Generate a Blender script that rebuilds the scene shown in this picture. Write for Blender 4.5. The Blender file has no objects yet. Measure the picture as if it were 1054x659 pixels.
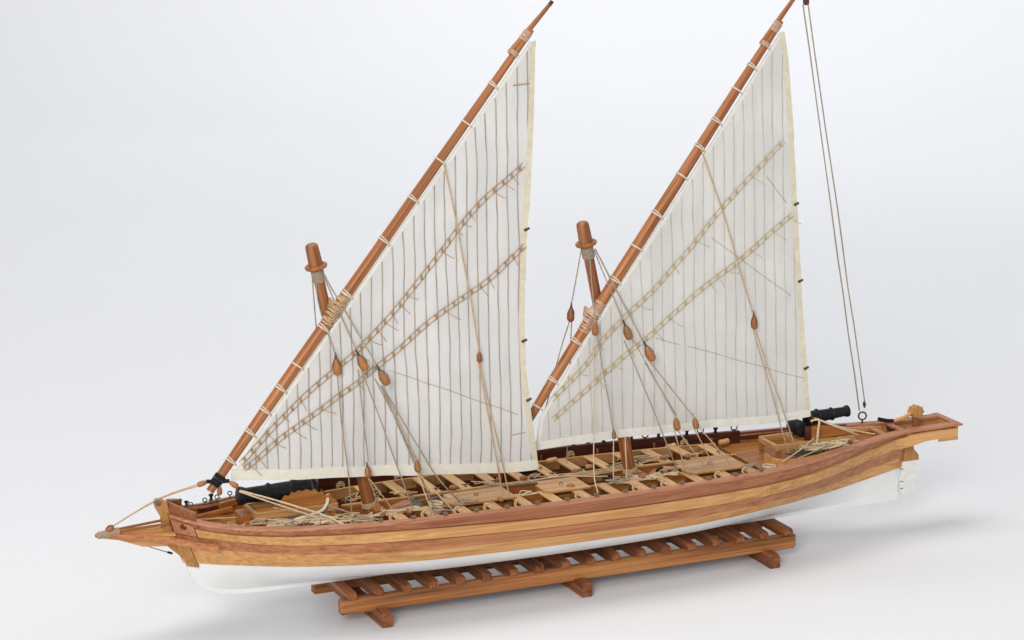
import bpy, math, random
from mathutils import Vector, Matrix, noise
random.seed(7)
S = 0.01                       # every coordinate below is in centimetres
sc = bpy.context.scene
COL = sc.collection

# ------------------------------------------------------------------ camera
cam = bpy.data.cameras.new('camera')
cam_o = bpy.data.objects.new('camera', cam); COL.objects.link(cam_o)
sc.camera = cam_o
YAW, PIT, FPX = .426, .232, 2700.0
fwd = Vector((math.sin(YAW)*math.cos(PIT), math.cos(YAW)*math.cos(PIT), -math.sin(PIT)))
right = Vector((math.cos(YAW), -math.sin(YAW), 0)); up = right.cross(fwd)
cam_o.matrix_world = Matrix(((right.x, up.x, -fwd.x, -86.38*S), (right.y, up.y, -fwd.y, -180.58*S),
                             (right.z, up.z, -fwd.z, 68.72*S), (0, 0, 0, 1)))
cam.sensor_width = 36; cam.lens = 36*FPX/1054
cam.clip_start = .05; cam.clip_end = 60
sc.render.resolution_x = 1024; sc.render.resolution_y = 640

# ------------------------------------------------------------------ light
w = bpy.data.worlds.new("World"); sc.world = w; w.use_nodes = True
bg = w.node_tree.nodes['Background']
bg.inputs[0].default_value = (.95, .965, 1.0, 1); bg.inputs[1].default_value = .33
def area(name, loc, target, size, power, col, sy=None):
    l = bpy.data.lights.new(name, 'AREA'); l.energy = power; l.color = col
    l.shape = 'RECTANGLE'; l.size = size; l.size_y = sy or size
    o = bpy.data.objects.new(name, l); COL.objects.link(o)
    o.location = Vector(loc)
    o.rotation_euler = (Vector(target)-Vector(loc)).to_track_quat('-Z', 'Y').to_euler()
    return o
area('softbox_above', (-.5, .1, 2.3), (0, 0, .1), 1.2, 27, (1, .985, .96), 1.5)
area('softbox_front', (-1.9, -2.6, 1.5), (0, 0, .2), 1.1, 70, (1, .985, .965), 1.4)
area('softbox_right', (2.8, -.6, 1.8), (.3, .3, .1), 1.3, 12, (.96, .98, 1.0), 1.4)
area('backdrop_fill', (1.2, 1.6, 2.6), (2.0, 4.2, .9), 1.6, 50, (.96, .975, 1.0), 1.0)  # unseen lamp added to brighten the far side of the sweep
sc.view_settings.view_transform = 'Standard'; sc.view_settings.look = 'None'
sc.view_settings.exposure = 0.05; sc.view_settings.gamma = 1
try: sc.view_settings.use_curve_mapping = False
except Exception: pass
sc.render.engine = 'CYCLES'
sc.cycles.max_bounces = 8; sc.cycles.transparent_max_bounces = 8

# ------------------------------------------------------------------ materials
def newmat(name):
    m = bpy.data.materials.new(name); m.use_nodes = True
    nt = m.node_tree; b = nt.nodes['Principled BSDF']
    return m, nt, b
def N(nt, t, **k):
    n = nt.nodes.new(t)
    for a, v in k.items(): setattr(n, a, v)
    return n
def ramp(nt, stops):
    r = N(nt, 'ShaderNodeValToRGB'); e = r.color_ramp.elements
    while len(e) < len(stops): e.new(.5)
    for i, (p, c) in enumerate(stops):
        e[i].position = p; e[i].color = (*c, 1) if len(c) == 3 else c
    return r
def wood(name, dark, mid, light, axis='x', rough=.5, scale=1.0, bump=.12, spread=.18, tilt=0):
    """long grain along one axis: stretched noise, fine streaks, slow blotches and per-piece variation"""
    m, nt, b = newmat(name); L = nt.links
    tc = N(nt, 'ShaderNodeTexCoord'); info = N(nt, 'ShaderNodeObjectInfo')
    off = N(nt, 'ShaderNodeVectorMath', operation='SCALE'); off.inputs[0].default_value = (3.1, 1.7, 2.3)
    L.new(info.outputs['Random'], off.inputs['Scale'])
    add = N(nt, 'ShaderNodeVectorMath', operation='ADD')
    L.new(tc.outputs['Object'], add.inputs[0]); L.new(off.outputs[0], add.inputs[1])
    rot = N(nt, 'ShaderNodeVectorRotate', rotation_type='Y_AXIS'); rot.inputs['Angle'].default_value = tilt
    L.new(add.outputs[0], rot.inputs['Vector'])
    def tex(lng, crs, det, dist=0):
        mp = N(nt, 'ShaderNodeMapping')
        s = {'x': (lng, crs, crs), 'y': (crs, lng, crs), 'z': (crs, crs, lng)}[axis]
        mp.inputs['Scale'].default_value = tuple(v*scale for v in s)
        L.new(rot.outputs[0], mp.inputs[0])
        n = N(nt, 'ShaderNodeTexNoise'); n.inputs['Scale'].default_value = 1
        n.inputs['Detail'].default_value = det; n.inputs['Distortion'].default_value = dist
        L.new(mp.outputs[0], n.inputs['Vector']); return n
    a = tex(6, 420, 5, .25); f = tex(30, 1500, 2); bl = tex(9, 120, 3)
    mix = N(nt, 'ShaderNodeMath', operation='MULTIPLY_ADD'); mix.inputs[1].default_value = .55
    L.new(a.outputs[0], mix.inputs[0])
    m2 = N(nt, 'ShaderNodeMath', operation='MULTIPLY_ADD'); m2.inputs[1].default_value = .22
    L.new(f.outputs[0], m2.inputs[0])
    m3 = N(nt, 'ShaderNodeMath', operation='MULTIPLY'); m3.inputs[1].default_value = .23
    L.new(bl.outputs[0], m3.inputs[0]); L.new(m3.outputs[0], m2.inputs[2]); L.new(m2.outputs[0], mix.inputs[2])
    r = ramp(nt, [(.5-spread, dark), (.5, mid), (.5+spread, light)])
    L.new(mix.outputs[0], r.inputs[0])
    hs = N(nt, 'ShaderNodeHueSaturation')
    mr = N(nt, 'ShaderNodeMapRange'); mr.inputs['To Min'].default_value = .88; mr.inputs['To Max'].default_value = 1.12
    L.new(info.outputs['Random'], mr.inputs['Value']); L.new(mr.outputs[0], hs.inputs['Value'])
    L.new(r.outputs[0], hs.inputs['Color']); L.new(hs.outputs[0], b.inputs['Base Color'])
    b.inputs['Roughness'].default_value = rough
    b.inputs['Specular IOR Level'].default_value = .4
    bp = N(nt, 'ShaderNodeBump'); bp.inputs['Strength'].default_value = bump; bp.inputs['Distance'].default_value = .0004
    L.new(mix.outputs[0], bp.inputs['Height']); L.new(bp.outputs[0], b.inputs['Normal'])
    return m
def plain(name, c1, c2, rough=.6, nscale=120, metal=0, bump=.15, spec=.4):
    m, nt, b = newmat(name); L = nt.links
    tc = N(nt, 'ShaderNodeTexCoord'); n = N(nt, 'ShaderNodeTexNoise')
    n.inputs['Scale'].default_value = nscale; n.inputs['Detail'].default_value = 5
    L.new(tc.outputs['Object'], n.inputs['Vector'])
    r = ramp(nt, [(.32, c1), (.68, c2)]); L.new(n.outputs[0], r.inputs[0])
    L.new(r.outputs[0], b.inputs['Base Color'])
    b.inputs['Roughness'].default_value = rough; b.inputs['Metallic'].default_value = metal
    b.inputs['Specular IOR Level'].default_value = spec
    bp = N(nt, 'ShaderNodeBump'); bp.inputs['Strength'].default_value = bump; bp.inputs['Distance'].default_value = .0005
    L.new(n.outputs[0], bp.inputs['Height']); L.new(bp.outputs[0], b.inputs['Normal'])
    return m
M = {}
M['tan'] = wood('boxwood', (.36, .155, .045), (.56, .28, .095), (.68, .39, .155), spread=.16)
M['tan_z'] = wood('boxwood_upright', (.27, .11, .028), (.43, .195, .055), (.55, .28, .09), 'z')
M['red'] = wood('redwood_strake', (.22, .068, .026), (.41, .155, .058), (.54, .235, .10), spread=.16)
M['cap'] = wood('redwood_cap', (.25, .085, .037), (.42, .17, .082), (.54, .25, .135), spread=.16)
M['sheer'] = wood('sheer_wood', (.20, .06, .026), (.35, .13, .058), (.47, .20, .10), spread=.16)
M['thwart'] = wood('pale_thwart', (.38, .19, .07), (.58, .325, .13), (.72, .45, .21), 'y')
M['pad'] = wood('pale_hatch', (.34, .16, .05), (.50, .26, .095), (.62, .36, .15), 'x')
M['orange'] = wood('orange_deck', (.19, .062, .012), (.36, .13, .026), (.50, .21, .05))
M['orange_shade'] = wood('orange_deck_shaded', (.09, .028, .008), (.17, .058, .015), (.26, .10, .03))  # orange deck wood darkened: shade between the thwarts put into its colour
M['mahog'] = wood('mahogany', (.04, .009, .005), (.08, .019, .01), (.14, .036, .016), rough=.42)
M['mahog_red'] = wood('mahogany_light', (.15, .045, .015), (.28, .092, .03), (.38, .145, .05), rough=.42)
M['spar'] = wood('varnished_spar', (.15, .042, .012), (.30, .105, .032), (.43, .175, .06), 'z', rough=.4, spread=.15, tilt=.21)
M['spar_y'] = wood('varnished_yard', (.17, .048, .013), (.33, .118, .034), (.46, .19, .065), 'x', rough=.4, spread=.15, tilt=.896)
M['blockw'] = wood('block_wood', (.18, .065, .018), (.34, .14, .042), (.46, .215, .075), 'z', scale=2)
M['rail'] = wood('stand_rail_wood', (.13, .042, .011), (.33, .12, .032), (.50, .22, .07), scale=.8, spread=.13)
M['slat'] = wood('stand_slat_wood', (.09, .024, .007), (.22, .07, .02), (.36, .13, .042), 'y', scale=.8, spread=.14)
M['white'] = plain('white_hull_paint', (.76, .77, .76), (.82, .825, .81), rough=.38, nscale=35, bump=.05)
M['oldwhite'] = plain('worn_white_paint', (.72, .71, .66), (.82, .82, .79), rough=.5, nscale=300, bump=.2)
M['iron'] = plain('black_iron', (.005, .005, .006), (.016, .015, .016), rough=.42, nscale=200, bump=.3, spec=.22)
M['ironband'] = plain('bronze_band', (.06, .045, .02), (.15, .11, .05), rough=.45, metal=.4)
M['rope'] = plain('tan_rope', (.40, .27, .14), (.62, .46, .28), rough=.9, nscale=900, bump=.5)
M['rope_lt'] = plain('pale_rope', (.52, .38, .22), (.72, .58, .40), rough=.9, nscale=900, bump=.5)
M['rope_gr'] = plain('grey_brown_rope', (.26, .20, .14), (.44, .36, .27), rough=.9, nscale=900, bump=.5)
M['rope_dk'] = plain('tarred_rope', (.05, .036, .025), (.12, .09, .065), rough=.9, nscale=900, bump=.5)
M['cord'] = plain('white_cord', (.56, .49, .39), (.74, .67, .56), rough=.9, nscale=900, bump=.4)
M['pink_cord'] = plain('pinkish_cord', (.46, .30, .19), (.66, .47, .34), rough=.9, nscale=700, bump=.4)
M['pin'] = plain('green_grey_pin', (.07, .075, .055), (.17, .17, .13), rough=.6, nscale=400)
M['hem'] = plain('cream_hem', (.74, .71, .60), (.80, .775, .67), rough=.95, nscale=220, bump=.3, spec=.1)
M['hemM'] = plain('cloth_hem', (.74, .715, .64), (.80, .78, .71), rough=.95, nscale=220, bump=.3, spec=.1)
M['hem2'] = plain('ivory_hem', (.62, .56, .41), (.72, .66, .51), rough=.95, nscale=220, bump=.3, spec=.1)
M['dgap'] = plain('dark_seam_and_hole_shade', (.05, .02, .01), (.09, .035, .015), rough=.8)  # seam colour; also painted shade in the hawse holes and gun bores

def sailmat(name, cloth, seam, lean, pitch, width, wob, sstr):
    """cotton cloth: regular stitched vertical seams, weave, faint stains, some light passing through"""
    m, nt, b = newmat(name); L = nt.links
    tc = N(nt, 'ShaderNodeTexCoord'); sp = N(nt, 'ShaderNodeSeparateXYZ'); L.new(tc.outputs['UV'], sp.inputs[0])
    nz = N(nt, 'ShaderNodeTexNoise'); nz.inputs['Scale'].default_value = .16; nz.inputs['Detail'].default_value = 2
    L.new(tc.outputs['UV'], nz.inputs['Vector'])
    def math_(op, a, bb, c=None):
        n = N(nt, 'ShaderNodeMath', operation=op)
        for i, v in enumerate((a, bb, c)):
            if v is None: continue
            if isinstance(v, (int, float)): n.inputs[i].default_value = v
            else: L.new(v, n.inputs[i])
        return n.outputs[0]
    x = math_('MULTIPLY_ADD', sp.outputs['Y'], lean, sp.outputs['X'])
    x = math_('MULTIPLY_ADD', nz.outputs[0], wob, x)
    t = math_('DIVIDE', x, pitch); fr = math_('FRACT', t, 0)
    d = math_('ABSOLUTE', math_('SUBTRACT', fr, .5), 0)          # 0 at the seam
    line = math_('SUBTRACT', 1, N(nt, 'ShaderNodeMath').outputs[0]) if False else None
    mr = N(nt, 'ShaderNodeMapRange', interpolation_type='SMOOTHSTEP')
    mr.inputs['From Min'].default_value = width*.35/pitch; mr.inputs['From Max'].default_value = width*.8/pitch
    mr.inputs['To Min'].default_value = 1; mr.inputs['To Max'].default_value = 0
    L.new(d, mr.inputs['Value'])
    n3 = N(nt, 'ShaderNodeTexNoise'); n3.inputs['Scale'].default_value = .55; n3.inputs['Detail'].default_value = 3
    L.new(tc.outputs['UV'], n3.inputs['Vector'])
    st = math_('MULTIPLY', mr.outputs[0], math_('MULTIPLY_ADD', n3.outputs[0], 1.0, sstr-.5))
    n2 = N(nt, 'ShaderNodeTexNoise'); n2.inputs['Scale'].default_value = .22; n2.inputs['Detail'].default_value = 6
    L.new(tc.outputs['UV'], n2.inputs['Vector'])
    rr = ramp(nt, [(.3, tuple(c*.93 for c in cloth)), (.65, cloth)]); L.new(n2.outputs[0], rr.inputs[0])
    mx = N(nt, 'ShaderNodeMix', data_type='RGBA'); L.new(st, mx.inputs[0])
    L.new(rr.outputs[0], mx.inputs[6]); mx.inputs[7].default_value = (*seam, 1)
    L.new(mx.outputs[2], b.inputs['Base Color']); b.inputs['Roughness'].default_value = .95
    b.inputs['Specular IOR Level'].default_value = .08
    wv = N(nt, 'ShaderNodeTexNoise'); wv.inputs['Scale'].default_value = 9; wv.inputs['Detail'].default_value = 3
    L.new(tc.outputs['UV'], wv.inputs['Vector'])
    hgt = math_('MULTIPLY_ADD', mr.outputs[0], .8, wv.outputs[0])
    bp = N(nt, 'ShaderNodeBump'); bp.inputs['Strength'].default_value = .55; bp.inputs['Distance'].default_value = .0008
    L.new(hgt, bp.inputs['Height']); L.new(bp.outputs[0], b.inputs['Normal'])
    tr = N(nt, 'ShaderNodeBsdfTranslucent'); L.new(mx.outputs[2], tr.inputs[0])
    ms = N(nt, 'ShaderNodeMixShader'); ms.inputs[0].default_value = .38
    L.new(b.outputs[0], ms.inputs[1]); L.new(tr.outputs[0], ms.inputs[2])
    L.new(ms.outputs[0], nt.nodes['Material Output'].inputs['Surface'])
    return m
M['sailF'] = sailmat('fore_sail_cloth', (.88, .87, .85), (.48, .35, .23), 0.0, .86, .09, .5, .70)
M['sailM'] = sailmat('main_sail_cloth', (.87, .855, .82), (.48, .44, .37), .035, .93, .09, .5, .36)
m, nt, b = newmat('white_paper')
n = N(nt, 'ShaderNodeTexNoise'); n.inputs['Scale'].default_value = 1.3
tc = N(nt, 'ShaderNodeTexCoord'); nt.links.new(tc.outputs['Object'], n.inputs['Vector'])
r = ramp(nt, [(.3, (.775, .78, .797)), (.7, (.795, .80, .817))]); nt.links.new(n.outputs[0], r.inputs[0])
nt.links.new(r.outputs[0], b.inputs['Base Color']); b.inputs['Roughness'].default_value = .75
b.inputs['Specular IOR Level'].default_value = .2
M['paper'] = m

# ------------------------------------------------------------------ mesh helpers
class MB:
    def __init__(s): s.v = []; s.f = []; s.uv = None
    def add(s, vs, fs):
        k = len(s.v); s.v += [Vector(p) for p in vs]; s.f += [tuple(i+k for i in f) for f in fs]; return s
    def box(s, c, d, ax=None, ay=None, az=None, bev=0):
        """chamfered box: centre, full sizes, optional axes"""
        c = Vector(c); X = (Vector(ax) if ax else Vector((1, 0, 0))).normalized()
        Z = (Vector(az) if az else Vector((0, 0, 1)))
        Y = Vector(ay).normalized() if ay else Z.cross(X).normalized()
        Z = X.cross(Y).normalized()
        h = [q/2 for q in d]
        b = bev if bev else min(h)*.18
        V = []
        for k in range(3):
            for sx in (-1, 1):
                for sy in (-1, 1):
                    for sz in (-1, 1):
                        e = [h[0]-b, h[1]-b, h[2]-b]; e[k] = h[k]
                        V.append(c+X*sx*e[0]+Y*sy*e[1]+Z*sz*e[2])
        def I(k, x, y, z): return k*8+(x > 0)*4+(y > 0)*2+(z > 0)
        F = []
        for sg in (-1, 1):
            F.append((I(0, sg, -1, -1), I(0, sg, 1, -1), I(0, sg, 1, 1), I(0, sg, -1, 1)))
            F.append((I(1, -1, sg, -1), I(1, 1, sg, -1), I(1, 1, sg, 1), I(1, -1, sg, 1)))
            F.append((I(2, -1, -1, sg), I(2, 1, -1, sg), I(2, 1, 1, sg), I(2, -1, 1, sg)))
        for a in (-1, 1):
            for bb in (-1, 1):
                F.append((I(0, a, bb, -1), I(0, a, bb, 1), I(1, a, bb, 1), I(1, a, bb, -1)))
                F.append((I(0, a, -1, bb), I(0, a, 1, bb), I(2, a, 1, bb), I(2, a, -1, bb)))
                F.append((I(1, -1, a, bb), I(1, 1, a, bb), I(2, 1, a, bb), I(2, -1, a, bb)))
                for cc in (-1, 1): F.append((I(0, a, bb, cc), I(1, a, bb, cc), I(2, a, bb, cc)))
        return s.add(V, F)
    def tube(s, P, r, n=6, caps=True, closed=False):
        P = [Vector(p) for p in P]; m = len(P)
        R = r if isinstance(r, (list, tuple)) else [r]*m
        prev = None; rings = []
        for i in range(m):
            a = P[(i-1) % m] if (closed or i) else P[0]
            b_ = P[(i+1) % m] if (closed or i < m-1) else P[-1]
            t = (b_-a).normalized() if (b_-a).length > 1e-9 else Vector((0, 0, 1))
            if prev is None:
                prev = t.orthogonal().normalized()
            prev = (prev-t*prev.dot(t))
            prev = prev.normalized() if prev.length > 1e-6 else t.orthogonal().normalized()
            q = t.cross(prev)
            rings.append([P[i]+(prev*math.cos(2*math.pi*j/n)+q*math.sin(2*math.pi*j/n))*R[i] for j in range(n)])
        V = [p for rg in rings for p in rg]; F = []
        for i in range(m if closed else m-1):
            i2 = (i+1) % m
            for j in range(n):
                j2 = (j+1) % n; F.append((i*n+j, i*n+j2, i2*n+j2, i2*n+j))
        if caps and not closed:
            F.append(tuple(range(n-1, -1, -1))); F.append(tuple((m-1)*n+j for j in range(n)))
        return s.add(V, F)
    def ring(s, c, axis, R, r, n=18, k=6, sq=1.0):
        a = Vector(axis).normalized(); u = a.orthogonal().normalized(); v = a.cross(u)
        return s.tube([Vector(c)+u*math.cos(2*math.pi*i/n)*R+v*math.sin(2*math.pi*i/n)*R*sq for i in range(n)], r, k, closed=True)
    def lathe(s, p0, p1, prof, n=20):
        """prof: (t along p0->p1, radius)"""
        p0 = Vector(p0); p1 = Vector(p1)
        t = (p1-p0).normalized(); u = t.orthogonal().normalized(); v = t.cross(u)
        V = []; F = []
        for a, r in prof:
            c = p0.lerp(p1, a)
            V += [c+(u*math.cos(2*math.pi*j/n)+v*math.sin(2*math.pi*j/n))*max(r, .001) for j in range(n)]
        for i in range(len(prof)-1):
            for j in range(n):
                j2 = (j+1) % n; F.append((i*n+j, i*n+j2, (i+1)*n+j2, (i+1)*n+j))
        F.append(tuple(range(n-1, -1, -1))); F.append(tuple((len(prof)-1)*n+j for j in range(n)))
        return s.add(V, F)
    def prism(s, poly, axis, lo, hi):
        """closed outline in 2D extruded along an axis ('y': poly=(x,z); 'z': poly=(x,y); 'x': poly=(y,z))"""
        def P(a, b_, h): return {'y': (a, h, b_), 'z': (a, b_, h), 'x': (h, a, b_)}[axis]
        n = len(poly); V = [P(a, b_, lo) for a, b_ in poly]+[P(a, b_, hi) for a, b_ in poly]
        F = [tuple(range(n)), tuple(range(2*n-1, n-1, -1))]
        for i in range(n):
            j = (i+1) % n; F.append((j, i, n+i, n+j))
        return s.add(V, F)
    def grid(s, rows, closed_u=False):
        k = len(rows[0]); V = [p for r_ in rows for p in r_]; F = []
        for i in range(len(rows)-1):
            for j in range(k-1):
                F.append((i*k+j, i*k+j+1, (i+1)*k+j+1, (i+1)*k+j))
        return s.add(V, F)

def setp(o, label=None, cat=None, group=None, kind=None):
    if label: o['label'] = label
    if cat: o['category'] = cat
    if group: o['group'] = group
    if kind: o['kind'] = kind
    return o
ORG = {}
def obj(name, mb, mat, parent=None, origin=None, smooth=True, ang=40, recalc=True):
    """origin (cm, world) is where the object's own origin sits; default its bounding centre"""
    if origin is None:
        lo = [min(p[i] for p in mb.v) for i in range(3)]; hi = [max(p[i] for p in mb.v) for i in range(3)]
        origin = [(a+b_)/2 for a, b_ in zip(lo, hi)]
    og = Vector(origin)
    me = bpy.data.meshes.new(name)
    me.from_pydata([tuple((p-og)*S) for p in mb.v], [], mb.f); me.update()
    if recalc:
        import bmesh
        bm = bmesh.new(); bm.from_mesh(me); bmesh.ops.recalc_face_normals(bm, faces=bm.faces); bm.to_mesh(me); bm.free()
    if smooth:
        for p in me.polygons: p.use_smooth = True
        me.set_sharp_from_angle(angle=math.radians(ang))
    me.materials.append(mat)
    o = bpy.data.objects.new(name, me); COL.objects.link(o)
    ORG[o.name] = og
    if parent is not None:
        o.parent = parent; o.location = (og-ORG[parent.name])*S
    else: o.location = og*S
    return o
def empty(name, loc, label, cat, group=None):
    o = bpy.data.objects.new(name, None); COL.objects.link(o); o.location = Vector(loc)*S
    o.empty_display_size = .02
    ORG[o.name] = Vector(loc); setp(o, label, cat, group); return o
def tab(x, T):
    """Catmull-Rom through a table of (x, value)"""
    if x <= T[0][0]: return T[0][1]
    if x >= T[-1][0]: return T[-1][1]
    for i in range(len(T)-1):
        if x <= T[i+1][0]:
            x0, y0 = T[i]; x1, y1 = T[i+1]
            ma = (T[i+1][1]-T[i-1][1])/(T[i+1][0]-T[i-1][0]) if i > 0 else (y1-y0)/(x1-x0)
            mb_ = (T[i+2][1]-T[i][1])/(T[i+2][0]-T[i][0]) if i+2 < len(T) else (y1-y0)/(x1-x0)
            h = x1-x0; t = (x-x0)/h
            return (2*t**3-3*t*t+1)*y0+(t**3-2*t*t+t)*h*ma+(-2*t**3+3*t*t)*y1+(t**3-t*t)*h*mb_
def lin(t, L_):
    """point at parameter t (0..1) along a polyline by length"""
    L_ = [Vector(p) for p in L_]; d = [0]
    for a, b_ in zip(L_, L_[1:]): d.append(d[-1]+(b_-a).length)
    q = t*d[-1]
    for i in range(len(L_)-1):
        if q <= d[i+1]+1e-9: return L_[i].lerp(L_[i+1], (q-d[i])/(d[i+1]-d[i]))
    return L_[-1]
def smooth_path(P, n=6):
    P = [Vector(p) for p in P]
    if len(P) < 3: return P
    out = []
    for i in range(len(P)-1):
        p0 = P[max(i-1, 0)]; p1 = P[i]; p2 = P[i+1]; p3 = P[min(i+2, len(P)-1)]
        for k in range(n):
            t = k/n
            out.append(.5*((2*p1)+(p2-p0)*t+(2*p0-5*p1+4*p2-p3)*t*t+(3*p1-3*p2+p3-p0)*t**3))
    out.append(P[-1]); return out

# ------------------------------------------------------------------ setting: one sweep of white paper
mb = MB(); rows = []
prof = [(-400, 0), (-200, 0), (-80, 0), (0, 0), (80, 0), (160, 0), (240, 0)]
for k in range(1, 13):
    a = k/12*math.pi/2*.92; prof.append((240+160*math.sin(a), 160-160*math.cos(a)))
prof += [(420, 260), (432, 420)]
for d_, z_ in prof:
    rows.append([Vector((fwd.x/math.cos(PIT)*d_+right.x*s_, fwd.y/math.cos(PIT)*d_+right.y*s_, z_)) for s_ in range(-500, 501, 50)])
mb.grid(rows)
bd = obj('ground', mb, M['paper'], origin=(0, 0, 0), ang=80)
setp(bd, 'white paper sweep the model and its stand are photographed on', kind='structure')

# ------------------------------------------------------------------ stand
stand = empty('display_stand', (0, 0, 0), 'low slatted stand of varnished brown wood under the ship model', 'display stand')
for sy in (-1, 1):
    mb = MB()
    x0 = -20.1 if sy < 0 else -20.3
    mb.box(((x0+19.8)/2, sy*2.72, 1.5), (19.8-x0, .75, 1.2), bev=.12)
    obj('side_rail', mb, M['rail'], stand)
for fx in (-16.9, 0, 17):
    mb = MB()
    ang_ = .02*(fx > 0)
    mb.prism([(-4.62, .08), (-4.55, 0), (4.55, 0), (4.62, .08), (4.62, .85), (4.35, 1.12), (3.2, 1.15), (3.1, .95), (-3.1, .95), (-3.2, 1.15), (-4.35, 1.12), (-4.62, .85)], 'x', fx-.42, fx+.42)
    obj('foot', mb, M['slat'], stand, ang=30)
slat_mb = MB()
pl = []
for t in range(0, 7):
    a = math.pi/2*t/6; pl.append((-3.0-.28*math.sin(a)*0-.2*math.sin(a)+.2, 2.62-.42*(1-math.cos(a))))
sec = [(-2.3, 1.9), (-2.3, 2.08), (-3.12, 2.11), (-3.14, 2.38), (-3.0, 2.56), (-2.75, 2.62), (2.75, 2.62), (3.0, 2.56), (3.14, 2.38), (3.12, 2.11), (2.3, 2.08), (2.3, 1.9)]
sec2 = sec
slat_mb.prism(sec2, 'x', -.40, .40)
slat0 = None
for k in range(18):
    x = -19.2+k*2.25
    if slat0 is None:
        slat0 = obj('slat', slat_mb, M['slat'], stand, origin=(0, 0, 0), ang=30); o = slat0
    else:
        o = slat0.copy(); COL.objects.link(o); o.parent = stand
    o.location = Vector((x, random.uniform(-.06, .06), 0))*S
    o.rotation_euler = (0, 0, random.uniform(-.012, .012))

# ------------------------------------------------------------------ ship
ship = empty('ship_model', (0, 0, 2.65), 'wooden model of a two-masted lateen gunboat with white bottom on a slatted stand', 'ship model')
X0, X1 = -32.7, 31.15
T_B = [(-32.8, .12), (-32.2, .95), (-31, 2.05), (-29, 3.1), (-27, 4.0), (-24, 5.05), (-20, 6.0), (-15, 6.65), (-10, 6.85), (-5, 6.92), (0, 6.85), (5, 6.72), (10, 6.38), (15, 5.8), (20, 4.8), (24, 3.7), (27, 2.7), (30, 1.85), (33, 1.55), (37.6, 1.6)]
T_Z = [(-32.8, 9.85), (-31, 9.42), (-29, 9.08), (-27, 8.94), (-24, 8.86), (-15, 8.82), (-5, 8.72), (5, 8.67), (15, 8.6), (20, 8.72), (24, 8.92), (27, 9.02), (30, 9.1), (33, 9.12), (37.6, 9.15)]
T_1 = [(-32.8, .35), (-25, .42), (-15.5, .55), (-5, .85), (5, .95), (15, .95), (22, .98), (27, .72), (29.6, .5), (31.5, .3), (37.6, .3)]   # sheer minus this: top of rubbing strake
T_2 = [(-32.8, 8.45), (-31, 8.33), (-28, 7.95), (-25, 7.7), (-15.5, 7.42), (-5, 7.08), (5, 6.86), (15, 6.72), (20, 6.78), (24, 6.95), (28, 7.3), (31.5, 7.75)]
T_3 = [(-32.8, 7.5), (-29.5, 7.25), (-25, 6.92), (-15, 6.5), (-5, 6.22), (5, 5.95), (15, 5.98), (20, 5.85), (24, 5.8), (28, 6.2), (31.5, 6.75)]
T_4 = [(-32.8, 6.0), (-30, 5.85), (-25, 5.65), (-15, 5.45), (-5, 5.3), (5, 5.12), (15, 5.15), (20, 4.95), (24, 4.85), (28, 5.2), (31.5, 5.7)]
T_A = [(-33, 1.5), (-29, 1.7), (-24, 2.3), (-12, 3.0), (8, 3.0), (16, 2.4), (22, 1.6), (27, 1.15), (31.5, 1.0)]
T_P = [(-33, 1.05), (-29, .95), (-24, .78), (-12, .6), (8, .6), (16, .78), (22, 1.0), (27, 1.4), (31.5, 1.9)]
T_STEM = [(2.9, -25.5), (3.1, -27.6), (3.5, -29.2), (4.2, -30.3), (5.0, -30.95), (5.8, -31.35), (7, -31.85), (8, -32.2), (9, -32.5), (9.9, -32.75)]
KZ = 2.95
def B(x): return tab(x, T_B)
def Zs(x): return tab(x, T_Z)
def yz(X, z):
    h = max(0, min(1, (z-KZ)/(Zs(X)-KZ)))
    a = tab(X, T_A); p = tab(X, T_P)
    return .1+(B(X)-.1)*(1-(1-h)**a)**p
def zl(X, j):
    if j == 0: return Zs(X)
    if j == 1: return Zs(X)-tab(X, T_1)
    return tab(X, (None, None, T_2, T_3, T_4)[int(j)])
def level(j, X):
    """z of a hull line; 4..5 runs from the waterline down to the rabbet"""
    k = int(math.floor(j))
    if k >= 4:
        t = min(j-4, 1); return zl(X, 4)*(1-t)+KZ*t
    t = j-k; a = zl(X, k); b_ = zl(X, k+1); return a*(1-t)+b_*t
NS = 96
def station(i, n=NS): return X0+(X1-X0)*i/n
def hull_pt(X, j, side, off=0.0):
    z = level(j, X)
    y = yz(X, z)
    s_ = (X-X0)/(X1-X0)
    xb = tab(level(j, X0), T_STEM)
    x = xb+(X1-.15-xb)*s_ if j > 0 else X
    if off:
        e = .25; y1 = yz(X+e, level(j, min(X+e, 37))); y0 = yz(X-e, level(j, X-e))
        zz = yz(X, z+.1); zl_ = yz(X, z-.1)
        nx = -(y1-y0)/(2*e); nz = -(zz-zl_)/.2
        n_ = Vector((nx, 1, nz)).normalized()
        return Vector((x+n_.x*off, side*(max(y+n_.y*off, .02)), z+n_.z*off))
    return Vector((x, side*y, z))
def skin(j0, j1, nrow, side, off, xa=X0, xb=X1, n=NS):
    rows = []
    for r_ in range(nrow+1):
        j = j0+(j1-j0)*r_/nrow
        rows.append([hull_pt(xa+(xb-xa)*i/n, j, side, off) for i in range(n+1)])
    return rows
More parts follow.
